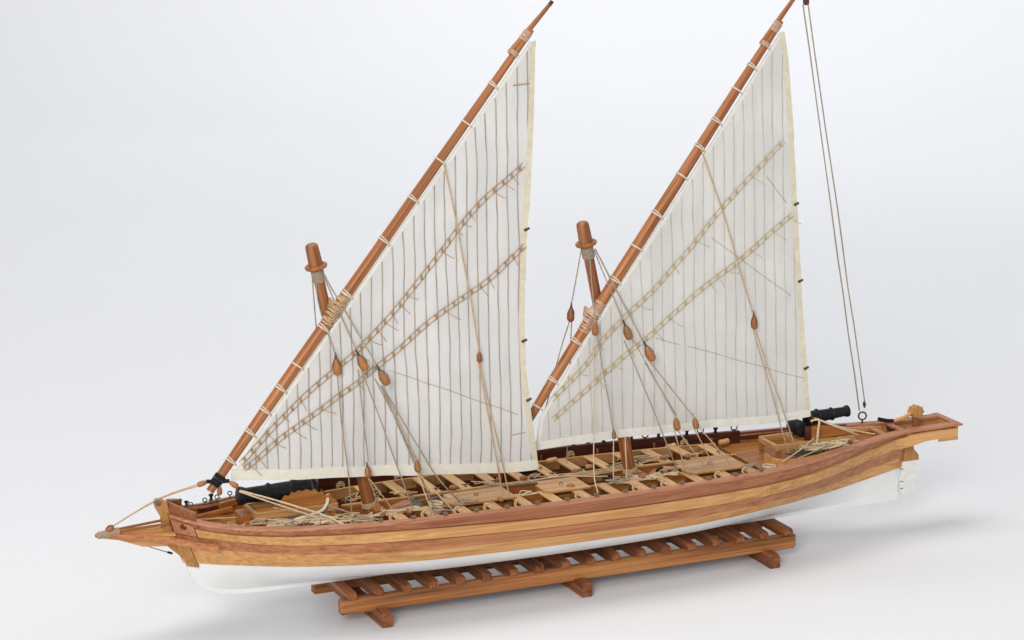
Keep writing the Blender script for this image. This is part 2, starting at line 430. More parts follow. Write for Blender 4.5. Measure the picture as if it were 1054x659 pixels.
def strake(name, j0, j1, t, mat, side, parent, xa=X0, xb=X1, nrow=3, gap=.03, n=NS, label=None):
    """a plank band standing t proud of the hull surface with closed edges"""
    d = gap*(1 if j1 > j0 else -1)
    A = skin(j0+d, j1-d, nrow, side, t, xa, xb, n); I = skin(j0+d, j1-d, nrow, side, -.12, xa, xb, n)
    # soften the two outer edges
    mb = MB(); rows = [I[0]]+[[p.lerp(q, .22) for p, q in zip(A[0], I[0])]]+[[p.lerp(q, .0) for p, q in zip(r_, r_)] for r_ in A]+[[p.lerp(q, .22) for p, q in zip(A[-1], I[-1])]]+[I[-1]]
    A[0][:] = [p+(q-p)*.06 for p, q in zip(A[0], A[1])]
    mb.grid(rows)
    k = len(rows[0]); R_ = len(rows)
    mb.f.append(tuple(i*k for i in range(R_))); mb.f.append(tuple(i*k+k-1 for i in range(R_-1, -1, -1)))
    o = obj(name, mb, mat, parent, origin=(0, 0, 5), ang=35)
    if label: o['label'] = label
    return o
# core: backing skin of dark seams under the strakes (both sides + transom)
mb = MB()
rowsN = skin(.0, 5, 22, -1, -.05); rowsF = skin(.0, 5, 22, 1, -.05)
rows = [r_ for r_ in rowsN]+[r_ for r_ in rowsF[::-1]]
mb.grid(rows)
k = len(rows[0]); R_ = len(rows)
mb.f.append(tuple(i*k+k-1 for i in range(R_)))
hull = obj('hull', mb, M['dgap'], ship, origin=(0, 0, 5), ang=35)
for side in (-1, 1):
    strake('bottom_planking', 4, 5, .02, M['white'], side, hull, nrow=16, gap=0)
    strake('lower_strake', 3, 4, .10, M['tan'], side, hull, nrow=4, gap=.015)
    strake('wale', 2, 3, .17, M['red'], side, hull, nrow=5, gap=.05)
    strake('rubbing_strake', 1, 2, .22, M['tan'], side, hull, xa=-31.1, nrow=4, gap=.03, n=NS)
    strake('bow_cheek', .55, 2, .16, M['cap'], side, hull, xa=-32.5, xb=-31.2, nrow=4, gap=.02, n=8)
    strake('sheer_strake', 0, 1, .06, M['sheer'], side, hull, xa=-32.6, nrow=2, gap=.045)
    # hawse hole in the cheek
    p = hull_pt(-31.8, 1.15, side, .17)
    mb = MB(); q = hull_pt(-31.5, 1.15, side, .17)-p; q.normalize()
    nrm = Vector((-.55, side*.8, 0)).normalized()
    mb.ring(p, nrm, .2, .06, 16, 6, 1); obj('hawse_hole', mb, M['mahog'], hull)
    mb = MB(); mb.lathe(p-nrm*.1, p+nrm*.02, [(0, .19), (1, .19)], 14); obj('hawse_shade', mb, M['dgap'], hull)  # dark disc painted in for the shade inside the hole
    strake('stem_knee', 2.35, 4.1, .24, M['tan_z'], side, hull, xa=-32.6, xb=-31.85, nrow=4, gap=0, n=8)
# thin seams inside the red wale and lower strake are part of their grain; extra batten line under wale
# cap rail
def cap_rows(side, xa, xb, n, w_out=.28, w_in=.55, t=.16, lift=0.0, bf=B):
    rows = []
    prof = [(w_out, -.02), (w_out+.03, .06), (w_out-.03, t), (-w_in+.04, t), (-w_in, .08), (-w_in, -.06), (w_out, -.02)]
    for a, h in prof:
        r_ = []
        for i in range(n+1):
            X = xa+(xb-xa)*i/n
            dy = (bf(X+.2)-bf(X-.2))/.4; nx, ny = -dy, 1; l = math.hypot(nx, ny)
            y = bf(X)+ny/l*a; x = X+nx/l*a
            r_.append(Vector((x, side*max(y, .0), Zs(X)+h+lift)))
        rows.append(r_)
    return rows
for side in (-1, 1):
    mb = MB(); R2 = cap_rows(side, -32.5, 36.2, 140); mb.grid(R2)
    k = len(R2[0]); mb.f.append(tuple(i*k for i in range(6))); mb.f.append(tuple(i*k+k-1 for i in range(5, -1, -1)))
    obj('cap_rail', mb, M['cap'], hull, origin=(0, 0, 5), ang=35)
# inner ceiling planking (both sides)
def inner(side, z_of_top, z_of_bot, inset, xa, xb, n=70):
    rows = []
    for k_ in range(4):
        r_ = []
        for i in range(n+1):
            X = xa+(xb-xa)*i/n
            zz_ = z_of_top(X)*(1-k_/3)+z_of_bot(X)*k_/3; r_.append(Vector((X, side*max(min(B(X), yz(X, zz_))-inset-(.25 if X > 26 or X < -29 else 0), .02), zz_)))
        rows.append(r_)
    return rows
for side in (-1, 1):
    mb = MB(); mb.grid(inner(side, lambda X: Zs(X)-.04, lambda X: 6.7, .36, -31.6, 30.8))
    obj('inner_planking', mb, M['orange'], hull, origin=(0, 0, 5))
# dark far bulwark board, standing a little above the cap amidships
def board(side, xa, xb, ins_o, ins_i, ztop, zbot, n=60):
    rows = []
    for ins, zf in ((ins_o, zbot), (ins_o, ztop), (ins_o+.06, lambda X: ztop(X)+.05), (ins_i-.06, lambda X: ztop(X)+.05), (ins_i, ztop), (ins_i, zbot), (ins_o, zbot)):
        rows.append([Vector((xa+(xb-xa)*i/n, side*max(B(xa+(xb-xa)*i/n)-ins, .0), zf(xa+(xb-xa)*i/n))) for i in range(n+1)])
    mb = MB(); mb.grid(rows); k = n+1
    mb.f.append(tuple(i*k for i in range(6))); mb.f.append(tuple(i*k+n for i in range(5, -1, -1)))
    return mb
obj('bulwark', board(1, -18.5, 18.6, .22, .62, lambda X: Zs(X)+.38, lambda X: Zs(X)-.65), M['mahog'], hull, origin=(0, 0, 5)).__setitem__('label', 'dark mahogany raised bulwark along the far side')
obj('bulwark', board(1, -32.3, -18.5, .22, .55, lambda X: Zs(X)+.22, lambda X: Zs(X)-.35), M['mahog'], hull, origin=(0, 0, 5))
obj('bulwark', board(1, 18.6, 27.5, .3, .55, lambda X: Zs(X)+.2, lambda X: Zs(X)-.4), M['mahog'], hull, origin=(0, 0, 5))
obj('shelf_clamp', board(1, -18.5, 18.6, .5, .85, lambda X: Zs(X)-.72, lambda X: Zs(X)-1.0), M['orange'], hull, origin=(0, 0, 5))
# bow bulwark pieces (red-brown block either side of the stem)
for side in (-1, 1):
    obj('bow_bulwark', board(side, -32.55, -31.0, .0, .5, lambda X: Zs(X)+1.0-(X+32.6)*.16, lambda X: Zs(X)+.17, 8), M['mahog_red'], hull, origin=(0, 0, 5), ang=30)
# decks
def deck(xa, xb, z0, name, mat, n=40, z1=None, ins=.36):
    rows = []
    for i in range(n+1):
        X = xa+(xb-xa)*i/n; w_ = max(B(X)-ins, .05); z = z0 if z1 is None else z0+(z1-z0)*i/n
        rows.append([Vector((X, w_*t/8, z)) for t in range(-8, 9)])
    mb = MB(); mb.grid(rows); return obj(name, mb, mat, hull, origin=(0, 0, 5))
deck(-19.4, 16.6, 6.9, 'hold_floor', M['orange_shade'])
deck(-32.3, -19.4, 8.35, 'foredeck', M['orange'], z1=7.95)
deck(16.6, 33.5, 7.95, 'afterdeck', M['orange'], z1=8.6)
for x_ in (-19.4, 16.6):
    mb = MB(); w_ = B(x_)-.4; mb.box((x_, 0, 7.45), (.15, 2*w_, 1.08)); obj('bulkhead', mb, M['orange'], hull)
# stem post, beakhead
mb = MB()
mb.prism([(-31.0, 5.35), (-31.65, 6.35), (-32.6, 7.2), (-33.0, 8.2), (-33.1, 9.6), (-33.5, 10.35), (-33.6, 10.75), (-33.4, 11.05), (-33.05, 11.05), (-32.7, 10.8), (-32.55, 10.2), (-32.45, 9.0), (-31.7, 7.6), (-30.7, 5.45)], 'y', -.24, .24)
stem = obj('stem_post', mb, M['tan_z'], ship, ang=35)
mb = MB(); mb.lathe((-33.35, -.3, 10.78), (-33.35, .3, 10.78), [(0, .1), (.05, .24), (.95, .24), (1, .1)], 16); obj('rope_sheave', mb, M['pin'], stem)
mb = MB()
mb.prism([(-32.4, 7.3), (-34.6, 7.55), (-36.4, 8.3), (-38.05, 8.68), (-38.1, 8.95), (-36.8, 8.95), (-32.5, 8.75)], 'y', -.17, .17)
beak = obj('beakhead', mb, M['tan'], ship, ang=30)
for side in (-1, 1):                     # head rails from the wale to the tip
    P = smooth_path([(-29.7, side*3.1, 7.62), (-31.2, side*2.1, 7.82), (-33.2, side*1.15, 8.2), (-35.4, side*.6, 8.5), (-37.2, side*.2, 8.75)])
    mb = MB(); rws = []
    for dy, dz in ((-.12, -.3), (.12, -.3), (.14, .26), (-.12, .3), (-.12, -.3)):
        rws.append([p+Vector((0, side*dy, dz*(1-.45*i/len(P)))) for i, p in enumerate(P)])
    mb.grid(rws); k = len(P); mb.f.append(tuple(i*k for i in range(4))); mb.f.append(tuple(i*k+k-1 for i in range(3, -1, -1)))
    obj('head_rail', mb, M['red'], beak, origin=(0, 0, 5), ang=30)
    mb = MB(); mb.tube(smooth_path([(-32.6, side*.5, 9.2), (-34.8, side*.36, 9.1), (-37.2, side*.12, 9.0)]), .11, 8); obj('top_rail', mb, M['mahog_red'], beak)
mb = MB(); mb.prism([(-32.4, -1.3), (-32.4, 1.3), (-35.2, .5), (-37, .16), (-37, -.16), (-35.2, -.5)], 'z', 8.42, 8.6); obj('head_platform', mb, M['tan'], beak)
mb = MB()
for k in range(14):
    t = k/13; mb.ring((-37.9+t*1.5, 0, 8.82+t*.04), (1, 0, .03), .21+t*.12, .07, 12, 5)
obj('tip_lashing', mb, M['rope_gr'], beak)
mb = MB(); mb.lathe((-38.15, 0, 8.8), (-36.4, 0, 8.88), [(0, .08), (.05, .16), (1, .3)], 12); obj('spur_tip', mb, M['pin'], beak)
mb = MB(); mb.lathe((-37.3, 0, 9.0), (-36.75, 0, 9.42), [(0, .12), (.2, .26), (.7, .28), (1, .1)], 12); obj('fairlead_block', mb, M['mahog_red'], beak)
mb = MB(); mb.tube([(-35.2, -.1, 7.95), (-32.5, -.1, 6.75)], .035, 6); mb.tube([(-32.7, -.1, 6.85), (-32.35, -.1, 6.7)], .1, 6); obj('bobstay', mb, M['iron'], ship)
# keel, forefoot, sternpost, rudder
mb = MB()
low = [(-30.95, 4.75), (-30.5, 4.1), (-29.8, 3.5), (-28.8, 3.1), (-27.3, 2.84), (-25, 2.70), (-10, 2.65), (10, 2.65), (25, 2.68), (31.35, 2.75)]
mb.prism(low+[(31.35, 5.6), (29.5, 4.6), (27, 3.2), (-25, 3.05), (-27.2, 3.25), (-28.6, 3.65), (-29.6, 4.2), (-30.3, 4.9), (-30.75, 5.5), (-31.2, 5.45)], 'y', -.17, .17)
obj('keel', mb, M['white'], ship, ang=30)
mb = MB(); mb.prism([(30.2, 5.6), (31.5, 5.6), (31.7, 7.2), (31.9, 8.5), (30.4, 8.5)], 'y', -.3, .3)
obj('sternpost', mb, M['tan_z'], ship, ang=30)
rud = obj('rudder', MB().prism([(31.85, 6.05), (32.15, 9.0), (32.9, 9.0), (32.75, 7.6), (32.9, 7.0), (33.35, 6.5), (33.4, 6.05)], 'y', -.14, .14), M['tan_z'], ship, ang=30)
mb = MB(); mb.prism([(31.75, 6.04), (31.5, 3.5), (31.75, 3.15), (32.6, 3.1), (33.0, 3.4), (33.42, 6.04)], 'y', -.145, .145); obj('rudder_blade', mb, M['oldwhite'], rud, ang=30)
for zz in (5.4, 4.3, 3.7):
    mb = MB(); mb.tube([(31.62+(zz-3.5)*.1, 0, zz-.18), (31.62+(zz-3.5)*.1, 0, zz+.18)], .08, 8)
    for sy in (-1, 1): mb.box((31.75, sy*.16, zz), (.3, .03, .07))
    obj('hinge', mb, M['pin'], rud)
mb = MB(); mb.box((33.0, 0, 9.35), (.5, .45, 1.1), bev=.08); obj('rudder_head', mb, M['mahog_red'], rud, ang=30)
mb = MB()
pr = []
for k_ in range(16):
    a = 2*math.pi*k_/16; rr_ = .62+.07*math.cos(a*8); pr.append((33.0+rr_*math.cos(a)*.95, 10.3+rr_*math.sin(a)*.8))
mb.prism(pr, 'y', -.36, .36); obj('rudder_knob', mb, M['tan_z'], rud, ang=50)
mb = MB(); P = smooth_path([(32.7, -.05, 10.3), (31.9, -.05, 9.95), (31.0, -.05, 9.75), (30.2, -.05, 9.8), (29.3, -.05, 10.05)])
mb.tube(P[:int(len(P)*.62)], .16, 8); til = obj('tiller', mb, M['tan'], rud)
mb = MB(); mb.tube(P[int(len(P)*.62)-1:], .17, 8); til['label'] = 'pale wooden tiller'; obj('tiller_grip', mb, M['iron'], rud)
# stern overhang
gal = None
for side in (-1, 1):
    n = 40; rws = []; xa_, xb_ = 28.4, 36.05
    def ub(X):
        a = tab(X, T_2) if X < 31 else 7.72
        b_ = Zs(X)-.95
        t = max(0, min(1, (X-30.6)/2.8)); t = t*t*(3-2*t); return (a+.02)*(1-t)+b_*t
    def of(X): return .0+.26*min(1, (X-xa_)/2.2)
    def yb(X, z):
        w_ = max(0, min(1, (X-29.8)/2.6)); w_ = w_*w_*(3-2*w_); return yz(min(X, 31), z)*(1-w_)+B(X)*w_
    top = lambda X: zl(X, 1)-.03 if X < 31.2 else Zs(X)-.2
    for q_, zf in ((1, top), (1.06, lambda X: top(X)-.08), (1.06, lambda X: ub(X)+.1), (1, ub), (0, ub), (0, top), (1, top)):
        rws.append([Vector((X, side*(yb(X, zf(X))+(of(X)*q_ if q_ else -.15)), zf(X))) for X in [xa_+(xb_-xa_)*i/n for i in range(n+1)]])
    mb = MB(); mb.grid(rws); k = n+1; mb.f.append(tuple(i*k for i in range(5))); mb.f.append(tuple(i*k+n for i in range(4, -1, -1)))
    o = obj('stern_side', mb, M['tan'], ship, origin=(0, 0, 5), ang=30)
    gal = gal or o
    mb = MB(); mb.box((35.2, side*1.72, 8.05), (1.9, .16, .26)); obj('stern_bracket', mb, M['tan'], o)
mb = MB(); mb.box((36.1, 0, 8.6), (.2, 3.36, 1.05)); obj('stern_board', mb, M['tan'], ship)
mb = MB(); mb.box((36.2, 0, 9.24), (.6, 3.95, .17), bev=.05); obj('stern_cap', mb, M['cap'], ship)
for k_ in range(6):
    mb = MB(); mb.box((33.5+k_*.45, 0, 8.35), (.3, 3.0, .12)); obj('stern_grating_bar', mb, M['tan'], ship)
mb = MB(); mb.box((31.2, 0, 9.02), (.55, 3.6, .2)); mb.box((29.2, 0, 9.0), (.5, 4.0, .2)); obj('stern_crosspiece', mb, M['cap'], ship)

# thwarts, inner rails, thole pins ------------------------------------------------
for yy, xa, xb in ((-2.35, -18.4, 15.6), (.95, -18.4, 15.6)):
    mb = MB(); mb.box(((xa+xb)/2, yy, 7.6), (xb-xa, .16, 1.35)); obj('carling', mb, M['orange'], ship)
    mb = MB(); mb.box(((xa+xb)/2, yy, 8.33), (xb-xa, .3, .12)); obj('carling_cap', mb, M['pad'], ship)
tw = {}
def thw(side, x, L0, L1, wdt=.88):
    key = (side, round(L1, 2))
    mb = MB(); yc = side*(L0+L1)/2
    mb.box((x, yc, 8.36), (wdt, L1-L0, .17), bev=.04)
    o = obj('thwart', mb, M['thwart'], ship, ang=30)
    o.rotation_euler = (random.uniform(-.01, .01), random.uniform(-.01, .01), random.uniform(-.02, .02))
    mb = MB(); mb.box((x, yc, 7.58), (.14, (L1-L0)*.96, 1.35)); obj('thwart_support', mb, M['orange_shade'], o)
XT = [-18.0+2.53*k_ for k_ in range(14)]
for k_, x in enumerate(XT):
    thw(-1, x, 2.1, B(x)-.5)
    if k_ > 0: thw(1, x, .8, B(x)-1.5)
thw(1, -20.3, .8, 4.6)
obj('outer_carling', board(1, -19, 16, 1.45, 1.65, lambda X: 8.42, lambda X: 7.6), M['pad'], ship, origin=(0, 0, 5))
pin0 = None
def pin(x, y, z, mat, name='thole_pin', h=.42, r=.12):
    mb = MB(); mb.lathe((x, y, z-.05), (x, y, z+h), [(0, r*1.3), (.15, r*1.35), (.3, r*.75), (.6, r*.8), (.75, r*1.4), (.92, r*1.3), (1, r*.5)], 10)
    return obj(name, mb, mat, ship)
for x in XT:
    y = B(x)-.42
    pin(x+.1, -y-.05, Zs(x)+.1, M['pin'], h=.3, r=.14)
    mb = MB(); mb.ring((x+.1, -y, Zs(x)+.26), (.3, .2, 1), .17, .05, 10, 5); mb.tube(smooth_path([(x+.1, -y, Zs(x)+.26), (x+.3, -y+.3, Zs(x)+.1), (x-.1, -y+.7, 8.5), (x+.4, -y+1.1, 8.5)], 5), .045, 5); obj('pin_lashing', mb, M['rope_gr'], ship)
for x, y, z in [(1.0, 6.5, 9.0), (4.0, 6.45, 9.0), (6.7, 6.3, 9.0), (9.2, 6.1, 9.0), (11.6, 5.9, 9.0), (14.1, 5.6, 9.0), (16.6, 5.25, 9.0), (-1.5, 6.5, 9), (-4.1, 6.55, 9), (-6.6, 6.55, 9), (-9.1, 6.5, 9), (-11.7, 6.45, 9), (-14.2, 6.35, 9)]:
    y = B(x)-.4
    pin(x, y, Zs(x)+.4, M['iron'], h=.5, r=.16)
for x in (5.3, 10.4, 15.3, 0.0, 18.2):
    y = B(x)-.4; mb = MB(); mb.ring((x, y, Zs(x)+.72), (.3, 1, .3), .26, .055, 14, 5); mb.tube([(x, y, Zs(x)+.3), (x, y, Zs(x)+.5)], .06, 6); obj('ring_bolt', mb, M['iron'], ship)
for x in (-16.85, -11.75, -9.3, -6.75, -1.6, 3.4, 5.95, 10.95, -14.35, 13.6):
    y = B(x)-.62; mb = MB(); mb.ring((x, -y, Zs(x)+.3), (.28, 1, -.35), .3, .06, 16, 6); mb.ring((x+.16, -y+.16, Zs(x)+.22), (.1, 1, -.5), .28, .05, 16, 6)
    obj('oar_grommet', mb, M['rope'], ship)
# centre hatches
for xa, xb, ya, yb in ((-11.1, -5.5, -3.3, -.3), (-2.9, .9, -3.3, -.2), (9.6, 15.0, -3.4, .1)):
    mb = MB()
    for q_ in range(4):
        y0 = ya+(yb-ya)*q_/4; y1 = ya+(yb-ya)*(q_+1)/4-.035
        c0_ = .35 if q_ in (0, 3) else 0
        mb.prism([(xa+c0_, y0), (xb, y0), (xb, y1), (xa+(.5 if q_ == 3 else 0), y1)], 'z', 8.47, 8.6+.01*(q_ % 2))
    h_ = obj('hatch_cover', mb, M['pad'], ship, ang=30)
    mb = MB(); mb.box(((xa+xb)/2, (ya+yb)/2, 7.6), (xb-xa-.4, yb-ya-.4, 1.1)); obj('hatch_coaming', mb, M['orange'], h_)
    mb = MB(); mb.ring(((xa+xb)/2, (ya+yb)/2, 8.68), (.3, 1, 0), .12, .04, 12, 5); obj('lifting_ring', mb, M['pin'], h_)
for xa, xb in ((-5.2, -3.3), (1.6, 4.2), (-15.6, -12.2), (7.0, 9.0)):
    mb = MB(); mb.box(((xa+xb)/2, -.2, 7.35), (xb-xa, 2.9, .12)); obj('floor_panel', mb, M['pad'], ship)

# masts ------------------------------------------------------------------
masts = {}
for nm, b0, t0, lb in (('fore', (-16.2, 0, 6.9), (-20.88, 0, 29.3), 'shorter-looking mast nearer the bow'), ('main', (6.3, 0, 6.9), (1.55, 0, 29.15), 'mast amidships behind the after sail')):
    b0 = Vector(b0); t0 = Vector(t0); d_ = (t0-b0).normalized(); Lm = (t0-b0).length
    mb = MB(); mb.lathe(b0, t0-d_*1.4, [(0, .52), (.3, .48), (.7, .42), (1, .40)], 20)
    mm = obj('mast', mb, M['spar'], ship); masts[nm] = (b0, t0, d_, mm)
    mm['label'] = 'fore mast raking forward' if nm == 'fore' else 'main mast raking forward amidships'
    side = Vector((0, 1, 0))
    mb = MB(); c0 = t0-d_*1.75
    mb.lathe(c0-d_*.28, c0+d_*.1, [(0, .5), (.3, .82), (.75, .88), (1, .8)], 22); obj('mast_collar', mb, M['spar'], mm)
    mb = MB(); mb.lathe(c0+d_*.08, t0, [(0, .58), (.2, .54), (.85, .50), (.95, .45), (1, .33)], 10); obj('mast_head', mb, M['spar'], mm, ang=30)
    mb = MB()
    for k_ in range(7): mb.ring(c0-d_*(.4+k_*.13), d_, .44, .075, 16, 5)
    obj('mast_lashing', mb, M['rope_gr'], mm)
    mb = MB()
    for k_ in range(3): mb.ring(b0+d_*(1.5+k_*.13), d_, .56, .07, 16, 5)
    obj('base_lashing', mb, M['rope'], mm)
    # reddish saddle piece abaft the mast
    mb = MB(); bx = b0.x
    mb.prism([(bx+.9, 7.9), (bx+1.4, 8.35), (bx+2.4, 8.6), (bx+3.4, 8.45), (bx+4.0, 8.0), (bx+4.0, 7.6), (bx+.9, 7.5)], 'y', -1.5, -.5)
    obj('mast_partner', mb, M['cap'], ship, ang=30)
    mb = MB(); mb.box((bx, -1.1, 7.95), (.3, .3, 1.3)); mb.box((bx, 1.1, 7.95), (.3, .3, 1.3)); mb.box((bx+.05, 0, 8.3), (.9, 3.2, .22)); obj('mast_bitts', mb, M['orange'], ship)

# yards ------------------------------------------------------------------
FY = [(-29.58, -1.0, 11.43), (-25.61, -1.0, 16.65), (-19.89, -1.0, 23.78), (-10.94, -1.0, 35.07), (-3.3, -1.0, 44.5)]
MY = [(-3.75, -.45, 13.0), (.96, -.95, 20.60), (8.01, -1.0, 30.24), (14.01, -1.0, 38.36), (18.4, -1.0, 44.1)]
def yard(P, rr, tip, label, nb, t0, t1):
    L = smooth_path(P, 12); n = len(L)
    # straighten slightly: average with the chord
    a, b_ = L[0], L[-1]
    L = [p.lerp(a.lerp(b_, (p-a).length/(b_-a).length), .6) for p in L]
    R = [tab(i/(n-1), rr) for i in range(n)]
    mb = MB(); mb.tube(L, R, 16); y = obj('yard', mb, M['spar_y'], ship, origin=tuple(a)); y['label'] = label
    d_ = (b_-a).normalized()
    q0 = b_-d_*2.6+Vector((-.12, -.0, .42)); q1 = Vector(tip)
    mb = MB(); mb.tube([q0, q0.lerp(q1, .5), q1], [.24, .21, .15], 10); obj('yard_extension', mb, M['spar_y'], y, origin=tuple(a))
    mb = MB(); mb.tube([q1-d_*.06, q1+d_*.3], [.17, .16], 10); obj('yard_tip', mb, M['mahog'], y)
    mb = MB()
    for k_ in range(6): mb.ring(b_-d_*(.35+k_*.14)+Vector((-.03, 0, .1)), d_+Vector((random.uniform(-.15, .15), 0, 0)), .34, .06, 14, 5)
    for k_ in range(3): mb.ring(b_-d_*(2.2+k_*.12)+Vector((-.05, 0, .12)), d_, .40, .055, 14, 5)
    obj('yard_lashing', mb, M['pink_cord'], y)
    for k_ in range(nb):
        t = t0+(t1-t0)*(k_+.5+random.uniform(-.08, .08))/nb
        i = int(t*(n-1)); p = L[i]; r_ = R[i]
        mb = MB(); tl = (d_+Vector((.12, 0, .25*random.uniform(.4, 1)))).normalized()
        mb.ring(p, tl, r_+.04, .065, 16, 6)
        if random.random() < .5: mb.ring(p+d_*.14, (tl+Vector((.1, 0, -.12))).normalized(), r_+.04, .05, 16, 5)
        s_ = p+Vector((.62, -.05, -.45))*(r_+.3)
        mb.tube(smooth_path([p+Vector((.1, -r_-.05, -.05)), p+Vector((.35, -r_*.8, -.3)), s_]), .06, 6)
        obj('roband', mb, M['cord'], y)
    return y, L, d_
yF, LF, dF = yard(FY, [(0, .30), (.12, .36), (.4, .45), (.6, .41), (.85, .32), (1, .25)], (-1.74, -1.0, 46.35), 'long slanting yard of the fore sail', 13, .045, .93)
yM, LM, dM = yard(MY, [(0, .30), (.12, .37), (.4, .46), (.6, .42), (.85, .33), (1, .25)], (20.1, -1.0, 46.5), 'long slanting yard of the main sail', 13, .06, .94)
# lashing where yard crosses the mast
for yv, Lx, dx_, tc_ in ((yF, LF, dF, -19.35), (yM, LM, dM, 2.1)):
    c = min(Lx, key=lambda q: abs(q.x-tc_)); c = c+dx_*((tc_-c.x)/dx_.x)
    mb = MB()
    for k_ in range(17):
        p = c+dx_*((k_-8)*.16); rr_ = .50+.05*random.random()
        mb.ring(p, (dx_+Vector((random.uniform(-.3, .3), 0, random.uniform(-.25, .25)))), rr_-.010*abs(k_-8), .06, 18, 5)
    for k_ in range(5):
        mb.ring(c+Vector((0, .45, k_*.14-.25)), Vector((.5+.1*k_, .0, .6)), .56, .08, 18, 5, 1.0)
    obj('parrel_lashing', mb, M['rope'] if yv is yF else M['pink_cord'], yv)
# black collar and three small blocks at the forward yard's heel
p = LF[0]+dF*1.0
mb = MB()
for k_ in range(7): mb.ring(p+dF*(k_*.13-.38), dF, .38, .09, 14, 5)
mb.tube([p+Vector((-.9, -.1, .05)), p+Vector((.8, -.35, -.05))], .16, 8)
obj('heel_collar', mb, M['iron'], yF)
def block(name_parent, top, d_, size=1.0, mat=None, strop=None):
    size *= .86
    """teardrop pulley block hanging from 'top' along d_"""
    top = Vector(top); d_ = Vector(d_).normalized()
    mb = MB(); mb.lathe(top+d_*.15*size, top+d_*1.45*size, [(0, .12*size), (.15, .19*size), (.45, .30*size), (.7, .37*size), (.9, .32*size), (1, .18*size)], 12)
    bl = obj('block', mb, mat or M['blockw'], name_parent)
    mb = MB(); mb.tube([top-d_*.4*size, top+d_*.2*size], [.07*size, .13*size], 8); sd = d_.cross(Vector((0, 1, 0))).normalized()
    q = [top+d_*.1*size-sd*.1*size, top+d_*.8*size-sd*.36*size, top+d_*1.45*size, top+d_*.8*size+sd*.36*size, top+d_*.1*size+sd*.1*size]
    mb.tube(smooth_path(q, 5), .035*size, 5); obj('strop', mb, strop or M['rope_gr'], bl)
    return bl
block(ship, p+Vector((-.75, -.1, .05)), (-.9, .1, -.25), .68)
block(ship, p+Vector((.05, -.3, -.25)), (-.05, -.1, -1), .64)
block(ship, p+Vector((.7, -.4, -.05)), (.75, -.3, -.5), .68)

# sails ------------------------------------------------------------------
def sail(name, luff, leech, foot, mat, hemmat, label, bel, hemw_foot, hemw_leech, seed, amp=.10, dyl=0):
    NU, NV = 90, 120
    def P(u, v):
        """ruled: row v runs from luff(v) to leech(v); the foot curve is blended in at v=0"""
        a = lin(v, luff); b_ = lin(v, leech)
        p = a.lerp(b_, u)
        f0 = lin(u, foot); base = luff_0.lerp(leech_0, u)
        p = p+(f0-base)*(1-v)**3
        w_ = 4*u*(1-u)*min(1, 4*v+.25)*(1-v)
        p.y += -bel*w_
        q = Vector((p.x*.16+seed, p.z*.06, seed*1.3))
        p.y += amp*(noise.noise(q)*1.6+noise.noise(q*2.7)*.7)*min(1, 5*u)*(1 if u < .9 else 1)
        k_w = min(1, 6*u)*min(1, 8*(1-v)+.15)
        p.y += k_w*(.10*noise.noise(Vector((p.x*.55+seed, p.z*.07, 3)))+.045*noise.noise(Vector((p.x*1.6, p.z*.16+seed, 9)))+.05*noise.noise(Vector((p.x*.35+p.z*.3, p.z*.5-p.x*.2, seed))))
        return p
    luff_0 = Vector(luff[0]); leech_0 = Vector(leech[0])
    rows = [[P(i/NU, 1-(1-j/NV)**1.0) for i in range(NU+1)] for j in range(NV+1)]
    mb = MB(); mb.grid(rows)
    o = obj(name, mb, mat, ship, origin=tuple(luff_0), ang=80); o['label'] = label
    me = o.data; uv = me.uv_layers.new(name='UVMap')
    for lp in me.loops:
        c = me.vertices[lp.vertex_index].co; uv.data[lp.index].uv = (c.x/S, c.z/S)
    sol = o.modifiers.new('Solidify', 'SOLIDIFY'); sol.thickness = .0004
    # hems: folded strips laid on both faces
    def strip(pts_a, pts_b, nm, mm):
        mb = MB()
        n_ = len(pts_a)
        rws = []
        for off, src in ((-.05, pts_a), (-.06, [a.lerp(b_, .5) for a, b_ in zip(pts_a, pts_b)]), (-.05, pts_b), (.05, pts_b), (.06, [a.lerp(b_, .5) for a, b_ in zip(pts_a, pts_b)]), (.05, pts_a), (-.05, pts_a)):
            rws.append([p+Vector((0, off, 0)) for p in src])
        mb.grid(rws); return obj(nm, mb, mm, o, origin=tuple(luff_0), ang=40)
    ft = [P(i/NU, 0) for i in range(NU+1)]
    def up_by(i, h):
        c = P(i/NU, 0); cz = c.z
        for s_ in range(1, 200):
            q = P(i/NU, s_/400)
            if q.z-cz >= h: return q
        return P(i/NU, .04)
    fu = []
    for i in range(NU+1):
        hh = hemw_foot; v_ = 0
        lo, hi = 0, .3
        for _ in range(18):
            md = (lo+hi)/2
            if P(i/NU, md).z-ft[i].z < hh: lo = md
            else: hi = md
        q = P(i/NU, lo); fu.append(Vector((ft[i].x+(q.x-ft[i].x)*(.15 if i < NU else 1), q.y, q.z)))
    fl = [p+Vector((0, 0, -.06)) for p in ft]
    # keep the strip inside the luff
    a0 = 0
    while a0 < NU and False: a0 += 1
    strip(fl, fu, 'foot_hem', hemmat)
    le = [P(1, j/NV) for j in range(NV+1)]
    li = []
    for j in range(NV+1):
        wd = (le[j]-P(0, j/NV)).length; t = min(1, hemw_leech/max(wd, .01)); li.append(P(1-t, j/NV))
    strip([p+Vector((.05, 0, 0)) for p in le], li, 'leech_hem', M['hem2'] if name != 'x' else hemmat)
    lf = [P(0, j/NV) for j in range(NV+1)]; l2 = []
    for j in range(NV+1):
        wd = (le[j]-lf[j]).length; t = min(1, .34/max(wd, .01)); l2.append(P(t, j/NV))
    strip(lf, l2, 'luff_hem', M['hemM'])
    return o, P
def offs(L, dx_, dz): return [(a+dx_, b_, c+dz) for a, b_, c in L]
